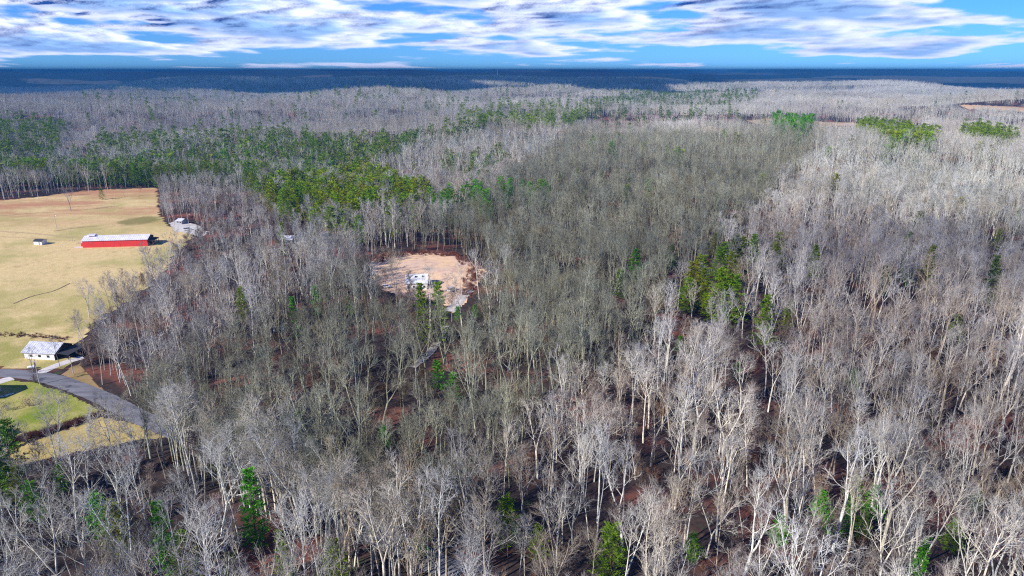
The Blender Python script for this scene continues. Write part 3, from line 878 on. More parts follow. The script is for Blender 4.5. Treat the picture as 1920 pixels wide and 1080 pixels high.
isp = r_.random(len(X)) < np.where(np.hypot(X, Y) < 320, 0.0, 0.006)
pcol = np.where(r_.random(len(X)) < 0.5, 0, 1)
for poly, share, colr in ZG:
    inn = inpoly(X, Y, poly)
    hit = inn & (r_.random(len(X)) < share)
    isp |= hit; pcol[hit] = colr
isp &= ~inpoly(X, Y, GP([(120, 740), (200, 590), (290, 540), (320, 480), (300, 350), (470, 380), (600, 480), (430, 600)]))
isp &= ~(inpoly(X, Y, STAND) & (r_.random(len(X)) < 0.5))
# keep bare trees off the evergreens picked out one by one
near_single = np.zeros(len(X), bool)
for a, b in zip(PX, PY): near_single |= np.hypot(X - a, Y - b) < 3.0
# and keep the view of the two spruces, house and barns free
def block(px, py, n_px, dist, h=25):
    """true for trees of height h that would cover a thing seen at px, py at that distance"""
    u, v, dd = project(X, Y, H(X, Y) + h)
    u0, v0, d0 = project(X, Y, H(X, Y))
    return (np.abs((u + u0) / 2 - px) < n_px) & (v < py) & (v0 > py - 3) & (Y < dist - 1)
clear = np.zeros(len(X), bool)
for px, py, n_px in ((780, 530, 50), (722, 536, 26), (850, 540, 22), (85, 655, 40), (20, 745, 60), (352, 432, 10), (537, 450, 10), (265, 790, 46), (310, 805, 26), (160, 760, 40),
                     (440, 800, 40), (395, 803, 34), (855, 568, 16), (880, 550, 14), (150, 828, 26), (60, 846, 26), (225, 806, 22), (330, 820, 20), (700, 655, 20), (800, 665, 22), (740, 500, 30), (830, 500, 30)):
    clear |= block(px, py, n_px, P(px, py)[1])
for (tx, ty, fy, colr, kind), pp_ in zip(SINGLE_PINES, pine_pos):
    clear |= block(tx, (ty + fy) / 2, (fy - ty) * 0.32 + 3, pp_[1])
pu_, pv_, _q = project(X, Y, H(X, Y))
thin = r_.random(len(X)) < np.where((pv_ > 850) & (pu_ < 420), 0.35, 0.85)
bare = ~isp & ~near_single & ~(clear & thin)
ex = []
for (a_, b_) in zip(ROAD[9:-1], ROAD[10:]):
    L_ = math.hypot(b_[0] - a_[0], b_[1] - a_[1]); nx_, ny_ = (b_[1] - a_[1]) / L_, -(b_[0] - a_[0]) / L_
    for q_ in np.arange(0, L_, 3.0):
        for off in (4.3, 7.5, 11.0):
            ex.append((a_[0] + (b_[0] - a_[0]) * q_ / L_ + nx_ * off + rnd.uniform(-1, 1), a_[1] + (b_[1] - a_[1]) * q_ / L_ + ny_ * off + rnd.uniform(-1, 1)))
ex = np.array(ex)
bx, by = np.concatenate([X[bare], ex[:, 0]]), np.concatenate([Y[bare], ex[:, 1]])
pxx, pyy, pcc = X[isp & ~near_single & ~(clear & thin)], Y[isp & ~near_single & ~(clear & thin)], pcol[isp & ~near_single & ~(clear & thin)]
for x, y, c in zip(pxx, pyy, pcc):
    k = int(r_.integers(0, 3)) if c != 1 else int(r_.choice([0, 2, 2]))
    pine_pos.append((x, y, k, float(r_.uniform(17, 25)), int(c), False))

# bare trees standing alone in the open, read off the photograph: x, foot y, top y, kind, label, tint
ALONE = [(133, 396, 357, 4, 'lone bare grey tree with dark twiggy crown in the tan pasture, casting a long shadow', (0.55, 0.5, 0.48)),
         (280, 507, 460, 4, 'small gnarled bare tree standing alone in the pasture below the red barn', (0.5, 0.42, 0.38)),
         (72, 373, 322, 2, 'pale bare tree with a white trunk at the far edge of the pasture', (1.1, 1.05, 1.0)),
         (167, 361, 328, 2, 'white forked bare tree at the top of the pasture left of the pine shrub', (1.1, 1.05, 1.0)),
         (234, 370, 350, 6, 'small reddish bare tree in the top of the pasture, left one of two', (0.55, 0.33, 0.30)),
         (262, 372, 352, 6, 'small reddish bare tree in the top of the pasture beside the wood edge', (0.62, 0.36, 0.32)),
         (168, 596, 522, 4, 'large broad bare tree with a pale spreading crown at the lower pasture edge', (0.95, 0.9, 0.85)),
         (63, 700, 655, 3, 'bare tree with crooked dark limbs in front of the grey metal shed', (0.6, 0.55, 0.52)),
         (113, 690, 640, 2, 'bare dark tree beside the pale concrete driveway', (0.45, 0.4, 0.38)),
         (328, 426, 388, 2, 'bare tree with pale trunk at the corner of the gravel yard', (1.0, 0.95, 0.9)),
         (862, 545, 498, 0, 'pale bare tree right of the white house in the clearing', (1.0, 0.95, 0.9)),
         (838, 560, 520, 2, 'bare grey tree standing close behind the two spruces', (0.8, 0.75, 0.7)),
         (806, 530, 500, 4, 'bushy bare tree at the right corner of the white house', (0.85, 0.8, 0.7)),
         (735, 535, 505, 6, 'slim bare tree between the white car and the house', (0.9, 0.85, 0.8))]

bh = H(bx, by)
u, v, dep = project(bx, by, bh + 12)
bt = stand_tint(bx, by, r_)
LOWZONE = GP([(120, 700), (150, 640), (200, 590), (290, 540), (320, 500), (345, 460), (400, 440), (300, 410), (300, 350), (420, 350), (560, 420), (600, 480), (420, 560), (240, 680), (200, 735)])
bs = (r_.uniform(0.66, 1.16, len(bx)) - 0.12 * (vnoise(bx / 35, by / 35, 19) < 0.4)) * np.where(inpoly(bx, by, LOWZONE), 0.68, 1.0) * np.where(inpoly(bx, by, BRUSHY), 0.62, 1.0) * np.where(inpoly(bx, by, REDZONES[0]) | inpoly(bx, by, REDZONES[1]), 0.5, 1.0)
bk = r_.integers(0, 8, len(bx))
bw = r_.uniform(0.78, 1.25, len(bx)) * np.where(r_.random(len(bx)) < 0.5, -1, 1)
bw2 = r_.uniform(0.85, 1.15, len(bx)) * np.sign(bw)
brot = np.stack([r_.normal(0, 0.055, len(bx)), r_.normal(0, 0.055, len(bx)), r_.uniform(0, 6.283, len(bx))], -1)
inframe = (u > -10) & (u < 1930) & (v < 1090) & (v > 100)
shown = np.where(inframe, bs * 24 / dep, 0)
order = np.argsort(-shown)
n_single = 300 - len(ALONE)
# a tree is drawn only if it is not far below the bottom edge
singles = order[:n_single]
is_single = np.zeros(len(bx), bool); is_single[singles] = True

def hw_thing(x, y, kind, s, rot, tint, label, group=None, name='bare_tree'):
    e = empty(name, (x, y, float(H(x, y)))); e.rotation_euler = rot; e.scale = (s, s, s)
    tag(e, label, 'tree', group)
    for nm, me in (('trunk', hw_trunk_me[kind]), ('crown', hw_crown_me[kind])):
        o = bpy.data.objects.new(nm, me); COL.objects.link(o); o.parent = e; o['tint'] = [float(a) for a in tint]
    return e

def pn_thing(x, y, kind, h, rot, tint, label, group=None, near=True):
    s = h / PN_KINDS[kind][0]
    e = empty('evergreen_tree', (x, y, float(H(x, y)))); e.rotation_euler = (0, 0, rot); e.scale = (max(s, 0.5) * 1.05, max(s, 0.5) * 1.05, s)
    tag(e, label, 'tree', group)
    for nm, me in (('trunk', (pn_trunk_me if near else pn_trunk_mid)[kind]), ('crown', (pn_crown_me if near else pn_crown_mid)[kind])):
        o = bpy.data.objects.new(nm, me); COL.objects.link(o); o.parent = e; o['tint'] = [float(a) for a in tint]
    return e
def bare_label(u, v, x, y):
    if bool(inpoly(np.array([x]), np.array([y]), STAND)[0]):
        if u < 620: return 'bare grey-green tree in the wood between the road bend and the white house', 'bare trees between road bend and clearing'
        return 'bare grey-green tree in the middle wood below the white house clearing', 'bare trees of the middle wood'
    if u < 330 and y > 200: return 'bare pale tree in the wood edge right of the concrete driveway', 'bare trees beside the driveway'
    if u < 330: return 'bare white-limbed tree below the dry grass strip, lower left of the road', 'bare trees below the grass strip'
    if u < 800: return 'bare white-limbed tree on the near side of the asphalt road', 'bare trees on the near side of the road'
    if u < 1300: return 'tall bare pale-trunked tree over reddish leaf litter, lower middle of the photo', 'bare trees over reddish litter'
    return 'tall bare grey-trunked tree in the lower right wood with small green undergrowth', 'bare trees of the lower right wood'

for i in singles:
    lab, grp = bare_label(u[i], v[i], bx[i], by[i])
    e = hw_thing(bx[i], by[i], int(bk[i]), float(bs[i]), tuple(brot[i]), bt[i], lab, grp)
    w_ = abs(float(bw[i])); e.scale = (e.scale[0] * w_, e.scale[1] * w_ * abs(float(bw2[i])), e.scale[2])
for (px, fy, ty, kind, lab, tn) in ALONE:
    x, y = P(px, fy); d = ray(px, ty); h = CAM_Z + d.z * y / d.y - float(H(x, y))
    s = min(max(h, 4), 24) / HW_KINDS[kind][0]
    e = hw_thing(x, y, kind, s, (0, 0, rnd.uniform(0, 6)), tn, lab)
    if h < 17: e.scale = (s * 1.5, s * 1.5, s * 1.15)

def pine_label(colr, forced, u, v):
    c = ('dark green', 'yellow-green', 'bright green')[colr]
    if u < 420 and v > 850: return c + ' evergreen under the bare trees in the bottom left wood', 'evergreens in the bottom left wood'
    if v > 620: return c + ' young evergreen low among the tall bare trunks of the near wood', 'young evergreens in the near wood'
    if v < 300 and u > 1400: return c + ' evergreen in the far clump beyond the right end of the middle wood', 'evergreens in the far right clumps'
    if u > 1240: return c + ' evergreen in the grey wood right of the middle stand', 'evergreens of the right wood'
    if 700 < u < 1240: return c + ' evergreen scattered through the middle wood', 'evergreens of the middle wood'
    return c + ' evergreen in the creek belt beyond the pasture and red barn', 'evergreens of the creek belt'

pp = np.array([(a[0], a[1]) for a in pine_pos]); ph = np.array([a[3] for a in pine_pos])
pu, pv, pd = project(pp[:, 0], pp[:, 1], H(pp[:, 0], pp[:, 1]) + ph * 0.6)
psize = np.where((pu > -5) & (pu < 1925) & (pv < 1085), ph / pd, 0) + np.array([10.0 if a[5] else 0.0 for a in pine_pos])
porder = np.argsort(-psize)
UNIQUE = {552: 'large bright green spruce, leftmost of the pair in the upper middle wood', 594: 'bright green pine right of the large spruce in the upper middle wood',
          791: 'left one of two green spruces standing below the white house', 822: 'right one of two green spruces standing below the white house',
          470: 'tall bright green evergreen beside the near road, lower left', 305: 'yellow-green bushy evergreen between white trunks at the bottom left',
          1412: 'tallest yellow-green pine at the top of the cluster right of the middle wood', 1352: 'broad rounded yellow-green pine at the foot of the right cluster',
          1565: 'single yellow-green evergreen alone in the pale wood at upper right', 1147: 'small single green evergreen near the top of the middle wood',
          190: 'small dark evergreen shrub in the top of the pasture', 1722: 'large bright green evergreen at the bottom right edge', 452: 'olive green pine at the wood edge left of the middle stand'}
rest_p = []
for rank, i in enumerate(porder):
    x, y, k, h, c, forced = pine_pos[i]
    lo, hi = GREEN[c]; f = rnd.random(); tint = [(lo[q] + (hi[q] - lo[q]) * f) * (0.8 + 0.45 * rnd.random()) for q in range(3)]
    if rank < 300 and (psize[i] > 0):
        lab, grp = pine_label(c, forced, pu[i], pv[i])
        if i < len(SINGLE_PINES) and SINGLE_PINES[i][0] in UNIQUE: lab, grp = UNIQUE[SINGLE_PINES[i][0]], None
        pn_thing(x, y, k, h, rnd.uniform(0, 6), tint, lab, grp, near=math.hypot(x, y) < 420)
    else:
        rest_p.append((x, y, k, h, tint))

# --- the rest of the bare wood: one mass of instances
pos, idx, rot, scl, tnt = [], [], [], [], []
def put(x, y, k, ro, s, t, dz=0.0):
    pos.append(np.stack([x, y, H(x, y) + dz], -1)); idx.append(k); rot.append(ro); scl.append(s); tnt.append(t)

mm_ = ~is_single
d = np.hypot(bx, by)
lod = np.where(d < 330, 0, np.where(d < 640, 8, 16))
put(bx[mm_], by[mm_], (bk + lod)[mm_], brot[mm_], bs[mm_][:, None] * np.stack([bw[mm_], bw[mm_] * bw2[mm_], np.ones(mm_.sum())], -1), bt[mm_])
# undergrowth
ux, uy = jitter(-460, 460, 0, 560, 4.6, 15)
k_ = wedge(ux, uy, 40) & (np.hypot(ux, uy) < 540) & ~in_open(ux, uy) & (r_.random(len(ux)) < 0.7 * vnoise(ux / 22, uy / 22, 91) - 0.02)
ux, uy = ux[k_], uy[k_]
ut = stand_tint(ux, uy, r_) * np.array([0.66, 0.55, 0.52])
uk = r_.choice([30, 31, 32, 30, 31, 33, 34, 35, 36, 37, 38, 36, 37, 38], len(ux))
us = r_.uniform(0.5, 1.35, len(ux))
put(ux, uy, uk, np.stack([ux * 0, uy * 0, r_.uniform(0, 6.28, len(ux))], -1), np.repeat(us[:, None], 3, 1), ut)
# stands beyond 950 m
cx, cy_ = jitter(-5600, 5600, 500, 5700, 31.0, 25)
dd = np.hypot(cx, cy_)
k_ = (np.abs(cx) < 0.80 * cy_ + 120) & (dd > 940) & (dd < 5600)
for f in FARFIELDS: k_ &= ~inpoly(cx, cy_, f)
cx, cy_ = cx[k_], cy_[k_]
ct = stand_tint(cx, cy_, r_)
ct = ct * 0.5 + ct.mean(0) * 0.5
ct *= (0.80 + 0.4 * vnoise(cx / 240, cy_ / 200, 77))[:, None]
cs = r_.uniform(0.85, 1.15, len(cx))
for z_ in (*REDZONES, GP([(1380, 226), (1740, 238), (1740, 262), (1380, 250)], 3), GP([(1780, 196), (1960, 200), (1960, 224), (1780, 216)], 3)): cs = np.where(inpoly(cx, cy_, z_), cs * 0.42, cs)
put(cx, cy_, r_.integers(24, 30, len(cx)), np.stack([cx * 0, cx * 0, r_.uniform(0, 6.28, len(cx))], -1), np.repeat(cs[:, None], 3, 1), ct, -0.8)
mass('bare_woodland', woods, np.concatenate(pos), np.concatenate(idx), np.concatenate(rot), np.concatenate(scl), np.concatenate(tnt),
     'grey leafless woodland covering the plateau beyond the nearest trees')

# --- the rest of the evergreens
pos, idx, rot, scl, tnt = [], [], [], [], []
if rest_p:
    rx = np.array([a[0] for a in rest_p]); ry = np.array([a[1] for a in rest_p]); rk = np.array([a[2] for a in rest_p]); rh = np.array([a[3] for a in rest_p])
    rt = np.array([a[4] for a in rest_p]); s = rh / np.array([PN_KINDS[a][0] for a in rk])
    rd = np.hypot(rx, ry)
    put(rx, ry, rk + np.where(rd < 260, 0, np.where(rd < 700, 4, 8)), np.stack([rx * 0, rx * 0, r_.uniform(0, 6.28, len(rx))], -1), np.repeat(s[:, None], 3, 1), rt)
fx, fy = jitter(-3600, 3600, 700, 4600, 8.0, 35)
k_ = (np.abs(fx) < 0.8 * fy + 60) & (np.hypot(fx, fy) > 950)
fx, fy = fx[k_], fy[k_]
sel = r_.random(len(fx)) < 0.004 * (vnoise(fx / 200, fy / 200, 44) > 0.45)
fc = np.zeros(len(fx), int)
for poly, share, colr in ZG:
    inn = inpoly(fx, fy, poly)
    hit = inn & (r_.random(len(fx)) < share * 0.85); sel |= hit; fc[hit] = colr
fx, fy, fc = fx[sel], fy[sel], fc[sel]
ft = np.array([GREEN[c][0] for c in fc]); ft2 = np.array([GREEN[c][1] for c in fc]); q = r_.random((len(fx), 1)); ft = ft * (1 - q) + ft2 * q
put(fx, fy, r_.integers(8, 11, len(fx)), np.stack([fx * 0, fx * 0, r_.uniform(0, 6.28, len(fx))], -1), np.repeat(r_.uniform(1.0, 1.45, len(fx))[:, None], 3, 1), ft)
mass('evergreen_woodland', pines, np.concatenate(pos), np.concatenate(idx), np.concatenate(rot), np.concatenate(scl), np.concatenate(tnt),
     'dark and yellow-green evergreens massed along the creek and far slopes')

# --- brushy hedgerows
def line_bushes(name, line, w, n, tint, label, size=(0.3, 0.7)):
    pos.clear(); idx.clear(); rot.clear(); scl.clear(); tnt.clear()
    xs, ys = [], []
    for i in range(n):
        k = rnd.randrange(len(line) - 1); t = rnd.random()
        a, b = line[k], line[k + 1]
        xs.append(a[0] + (b[0] - a[0]) * t + rnd.gauss(0, w)); ys.append(a[1] + (b[1] - a[1]) * t + rnd.gauss(0, w))
    xs, ys = np.array(xs), np.array(ys)
    put(xs, ys, r_.choice([30, 31, 32, 33, 34, 35], n), np.stack([xs * 0, xs * 0, r_.uniform(0, 6.28, n)], -1),
        np.repeat(r_.uniform(*size, n)[:, None], 3, 1), np.tile(np.array(tint), (n, 1)) * r_.uniform(0.7, 1.2, (n, 1)))
    return mass(name, woods, np.concatenate(pos), np.concatenate(idx), np.concatenate(rot), np.concatenate(scl), np.concatenate(tnt), label)
line_bushes('hedgerow_brush', GP([(-60, 856), (0, 840), (40, 826), (90, 811), (140, 795), (196, 777)]), 0.7, 300, (0.50, 0.32, 0.28),
            'reddish brown brushy hedgerow between the green lawn and the dry grass strip', (0.25, 0.6))
line_bushes('creek_brush', GP([(-60, 628), (0, 627), (40, 630), (90, 633), (130, 637)]), 1.0, 150, (0.55, 0.34, 0.26),
            'brown weeds along the ditch above the grey metal shed', (0.15, 0.32))
line_bushes('clearing_brush', GP([(700, 492), (720, 482), (800, 475), (860, 480), (890, 500), (885, 530), (868, 560)]), 2.5, 260, (0.75, 0.42, 0.33),
            'reddish brush round the edge of the clay clearing', (0.3, 0.8))

# ------------------------------------------------------------------ buildings
M['red'] = plain('red_metal_siding', (0.66, 0.028, 0.026), 0.5, 0, (0.52, 0.03, 0.03), 0.6)
M['white_roof'] = plain('white_metal_roof', (0.74, 0.72, 0.78), 0.4, 0, (0.60, 0.56, 0.64), 0.35)
M['old_roof'] = plain('weathered_tin', (0.62, 0.63, 0.68), 0.45, 0, (0.42, 0.42, 0.46), 0.8)
M['dark'] = plain('dark_boards', (0.045, 0.032, 0.03), 0.9, 0, (0.03, 0.022, 0.02), 1.5)
M['shade_in'] = plain('painted_door_shade', (0.012, 0.011, 0.011), 0.95)  # near black, standing in for the shade inside open doors
M['white'] = plain('white_paint', (0.78, 0.77, 0.75), 0.6, 0, (0.66, 0.64, 0.62), 1.0)
M['black_roof'] = plain('black_shingle', (0.035, 0.036, 0.042), 0.85, 0, (0.022, 0.022, 0.026), 2.0)
M['grey_trim'] = plain('grey_trim', (0.35, 0.35, 0.37), 0.6)
M['glass'] = plain('dark_glass', (0.02, 0.025, 0.035), 0.12)
M['wood'] = plain('weathered_pole', (0.50, 0.46, 0.42), 0.85, 0, (0.36, 0.33, 0.30), 3.0)
M['concrete'] = bpy.data.materials['pale_concrete']
M['shingle'] = plain('pale_shingle', (0.76, 0.76, 0.77), 0.7, 0, (0.60, 0.61, 0.64), 0.5)

def base_between(a, b):
    pa, pb = P(*a), P(*b)
    L = math.hypot(pb[0] - pa[0], pb[1] - pa[1]); rz = math.atan2(pb[1] - pa[1], pb[0] - pa[0])
    return (pa[0], pa[1], float(H(*pa))), L, rz

def gable_walls(L, W, h, rise, th=0.16, base=-0.4):
    """four walls; gables on the ends x=0 and x=L; front wall on y=0"""
    out = {}
    f = MB(); f.box(th, L - th, 0, th, base, h); out['front'] = f
    f = MB(); f.box(th, L - th, W - th, W, base, h); out['back'] = f
    for nm, x0 in (('near_end', 0.0), ('far_end', L - th)):
        f = MB()
        pr = [(0, base), (W, base), (W, h), (W / 2, h + rise), (0, h)]
        f.add([(x0, a, b) for a, b in pr] + [(x0 + th, a, b) for a, b in pr],
              [(4, 3, 2, 1, 0), (5, 6, 7, 8, 9)] + [(i, (i + 1) % 5, 5 + (i + 1) % 5, 5 + i) for i in range(5)])
        out[nm] = f
    return out

def roof_slope(L, W, h, rise, over, th, front=True, ox=0.3, ribs=0.0):
    """one slope as a slab lying on the walls, with raised standing seams"""
    f = MB()
    s = rise / (W / 2)
    y0, y1 = (-over, W / 2) if front else (W + over, W / 2)
    z0, z1 = h - over * s + 0.03, h + rise + 0.03
    q = [(-ox, y0, z0), (L + ox, y0, z0), (L + ox, y1, z1), (-ox, y1, z1)]
    f.add(q + [(a, b, c + th) for a, b, c in q], [(0, 3, 2, 1), (4, 5, 6, 7), (0, 1, 5, 4), (1, 2, 6, 5), (2, 3, 7, 6), (3, 0, 4, 7)])
    if ribs:
        x = -ox + ribs / 2
        while x < L + ox:
            a = [(x - .04, y0, z0 + th), (x + .04, y0, z0 + th), (x + .04, y1, z1 + th), (x - .04, y1, z1 + th)]
            f.add(a + [(p, q_, r + 0.05) for p, q_, r in a], [(4, 5, 6, 7), (0, 1, 5, 4), (1, 2, 6, 5), (3, 0, 4, 7)])
            x += ribs
    return f

# red barn
loc, L, rz = base_between((156, 465), (278, 461.5))
W_, h_, ri = 10.0, 4.3, 1.8
e = tag(empty('barn', loc, rz), 'long low red metal barn with a white roof standing in the tan pasture', 'barn')
w = gable_walls(L, W_, h_, ri)
w['front'].build('wall', M['red'], e); w['back'].build('wall', M['red'], e); w['near_end'].build('wall', M['red'], e)
o = w['far_end'].build('end_wall', M['dark'], e); o['label'] = 'dark boarded gable end wall'
roof_slope(L, W_, h_, ri, 0.5, 0.08, True, 0.4, 1.2).build('roof', M['white_roof'], e)
roof_slope(L, W_, h_, ri, 0.5, 0.08, False, 0.4, 1.2).build('roof', M['white_roof'], e)
f = MB(); f.box(-0.3, L + 0.3, W_ / 2 - 0.2, W_ / 2 + 0.2, h_ + ri + 0.1, h_ + ri + 0.2); f.build('ridge_cap', M['white_roof'], e)
f = MB(); f.box(L + 0.003, L + 0.06, 2.0, 8.0, -0.1, 3.3); f.build('doorway_shade', M['shade_in'], e)  # flat dark panel on the end wall, painting the shade of an opening
f = MB()
for y in (0.3, 3.2, 6.4, 9.4): f.box(L + 2.6, L + 2.8, y, y + 0.2, -0.3, 2.7)
f.box(L + 2.55, L + 2.85, 0, W_, 2.7, 2.9); f.build('lean_to_frame', M['dark'], e)
f = MB(); q = [(L + 0.4, -0.2, 3.3), (L + 3.2, -0.2, 2.92), (L + 3.2, W_ + 0.2, 2.92), (L + 0.4, W_ + 0.2, 3.3)]
f.add(q + [(a, b, c + .06) for a, b, c in q], [(0, 3, 2, 1), (4, 5, 6, 7), (0, 1, 5, 4), (1, 2, 6, 5), (2, 3, 7, 6), (3, 0, 4, 7)]); f.build('lean_to_roof', M['dark'], e)
f = MB(); f.box(-2.4, -0.05, 3.0, 7.0, -0.2, 2.3); f.build('side_shed', M['red'], e)
f = MB(); f.box(-2.6, 0.0, 2.8, 7.2, 2.3, 2.4); f.build('side_shed_roof', M['white_roof'], e)
f = MB(); f.box(2.0, 6.0, W_ / 2 - 1.6, W_ / 2 + 1.6, h_ + ri + 0.2, h_ + ri + 0.9); f.build('roof_vent', M['white_roof'], e)
for i in range(3):
    x = L * (0.25 + 0.25 * i)
    f = MB(); f.box(x, x + 2.6, -0.05, -0.003, 0, 2.6); f.build('sliding_door', M['red'], e)
f = MB(); f.box(0, 5.0, 0, 3.5, 0, 0.14)
c = Vector(loc) + Vector((math.cos(rz) * -5.6, math.sin(rz) * -5.6, 0))
tag(f.build('concrete_pad', M['concrete'], None, (c.x, c.y, c.z), rz), 'pale concrete pad at the left end of the red barn', 'pad')

# small field shed
loc, L, rz = base_between((64, 459.5), (79, 460))
e = tag(empty('shed', loc, rz), 'small white shed with a black roof alone in the pasture left of the red barn', 'shed')
w = gable_walls(L, 4.2, 2.4, 1.0)
for k in w: w[k].build('wall', M['white'], e)
roof_slope(L, 4.2, 2.4, 1.0, 0.3, 0.08, True, 0.3).build('roof', M['black_roof'], e)
roof_slope(L, 4.2, 2.4, 1.0, 0.3, 0.08, False, 0.3).build('roof', M['black_roof'], e)
f = MB(); f.box(L * .6, L * .6 + 1.0, -0.04, -0.003, 0, 2.0); f.build('door', M['grey_trim'], e)

# grey metal outbuilding by the road
loc, L, rz = base_between((47, 673), (104, 676))
e = tag(empty('outbuilding', loc, rz), 'weathered tin-roofed outbuilding with white front and dark open end, beside the concrete driveway', 'outbuilding')
W_, h_, ri = 9.0, 2.9, 2.2
w = gable_walls(L, W_, h_, ri)
w['front'].build('wall', M['white'], e); w['back'].build('wall', M['dark'], e); w['near_end'].build('wall', M['white'], e)
w['far_end'].build('end_wall', M['dark'], e)
roof_slope(L, W_, h_, ri, 0.6, 0.07, True, 0.7, 0.9).build('roof', M['old_roof'], e)
roof_slope(L, W_, h_, ri, 0.6, 0.07, False, 0.7, 0.9).build('roof', M['old_roof'], e)
f = MB(); f.box(L + 0.003, L + 0.06, 1.2, 7.6, -0.1, 2.7); f.build('doorway_shade', M['shade_in'], e)  # shade of the open end painted as a thin dark panel
f = MB(); q = [(L + 0.75, 0.2, 2.75), (L + 5.2, 0.2, 2.2), (L + 5.2, W_ + 1.5, 2.2), (L + 0.75, W_ + 1.5, 2.75)]
f.add(q + [(a, b, c_ + .06) for a, b, c_ in q], [(0, 3, 2, 1), (4, 5, 6, 7), (0, 1, 5, 4), (1, 2, 6, 5), (2, 3, 7, 6), (3, 0, 4, 7)]); f.build('lean_to_roof', M['black_roof'], e)
for y in (0.4, 5.0, W_ + 1.2):
    f = MB(); f.box(L + 4.9, L + 5.1, y, y + 0.2, -0.4, 2.2); f.build('post', M['dark'], e)
f = MB(); f.box(L + 0.8, L + 5.0, W_ + 1.3, W_ + 1.45, -0.4, 2.2); f.build('back_wall', M['dark'], e)
for i in range(3):
    x = L * (.18 + .28 * i)
    f = MB(); f.box(x, x + 1.1, -0.05, -0.003, 1.0, 1.9); f.build('window', M['glass'], e)

# white house in the clearing
loc, L, rz = base_between((761, 544), (801, 543))
e = tag(empty('house', loc, rz), 'white house with pale roof in the orange clay clearing', 'house')
W_, h_, ri = 12.0, 3.4, 2.6
w = gable_walls(L, W_, h_, ri)
for k in w: w[k].build('wall', M['white'], e)
roof_slope(L, W_, h_, ri, 0.5, 0.12, True, 0.4).build('roof', M['shingle'], e)
roof_slope(L, W_, h_, ri, 0.5, 0.12, False, 0.4).build('roof', M['shingle'], e)
f = MB(); f.box(L * .42, L * .42 + .9, 3.5, 4.2, h_ + 1.5, h_ + 2.4); f.build('roof_vent', M['black_roof'], e)
f = MB(); f.box(L * .75, L * .75 + .7, 3.6, 4.2, h_ + 1.7, h_ + 2.5); f.build('roof_vent', M['black_roof'], e)
for i in range(4):
    x = 0.9 + (L - 2.8) / 3 * i
    for z in (0.9,):
        fr = MB(); fr.box(x, x + 1.1, -0.06, -0.003, z, z + 1.2); fo = fr.build('window', M['grey_trim'], e)
        pn = MB(); pn.box(x + .1, x + 1.0, -0.09, -0.063, z + .1, z + 1.1); pn.build('pane', M['glass'], fo)
f = MB(); f.box(L * .46, L * .46 + 1.0, -0.07, -0.003, 0.0, 2.1); f.build('door', M['grey_trim'], e)
f = MB(); f.box(L + 0.02, L + 3.0, 1.0, 6.5, 1.0, 1.15)
for x in (L + .2, L + 2.8):
    for y in (1.2, 6.3): f.box(x - .08, x + .08, y - .08, y + .08, -0.3, 1.0)
for y in (1.05, 6.45): f.box(L + .1, L + 3.0, y - .04, y + .04, 1.9, 2.0)
f.build('deck', M['dark'], e)

# half hidden house in the trees right of the pasture, and a roof deeper in the wood
def small_house(a, b, label, W_, h_, ri, wall, roof, name='house'):
    loc, L, rz = base_between(a, b)
    e = tag(empty(name, loc, rz), label, 'house')
    w = gable_walls(L, W_, h_, ri)
    for k in w: w[k].build('wall', wall, e)
    roof_slope(L, W_, h_, ri, 0.4, 0.1, True, 0.4).build('roof', roof, e)
    roof_slope(L, W_, h_, ri, 0.4, 0.1, False, 0.4).build('roof', roof, e)
    for x in (L * .2, L * .65):
        f = MB(); f.box(x, x + 1.1, -0.05, -0.003, 1.0, 2.1); f.build('window', M['glass'], e)
    f = MB(); f.box(L * .42, L * .42 + 1.0, -0.05, -0.003, 0, 2.1); f.build('door', M['grey_trim'], e)
    return e
small_house((331, 420), (341, 421), 'small tin-roofed house half hidden by bare trees at the gravel yard', 5.5, 2.3, 1.2, M['grey_trim'], M['old_roof'])
small_house((527, 458), (548, 458), 'grey-roofed house almost hidden in the bare wood beyond the clearing', 8.0, 2.8, 1.6, M['grey_trim'], M['old_roof'])
loc, L, rz = base_between((-52, 752), (-12, 752))
small_house((-100, 757), (-36, 757), 'house at the left edge of the green lawn casting a dark shadow on it', 9.0, 4.2, 2.0, M['white'], M['black_roof'])
loc, L, rz = base_between((-64, 842), (-20, 838))
small_house((-130, 850), (-42, 842), 'dark-roofed garage at the lower left beside the lawn', 8.0, 3.4, 2.0, M['dark'], M['black_roof'])

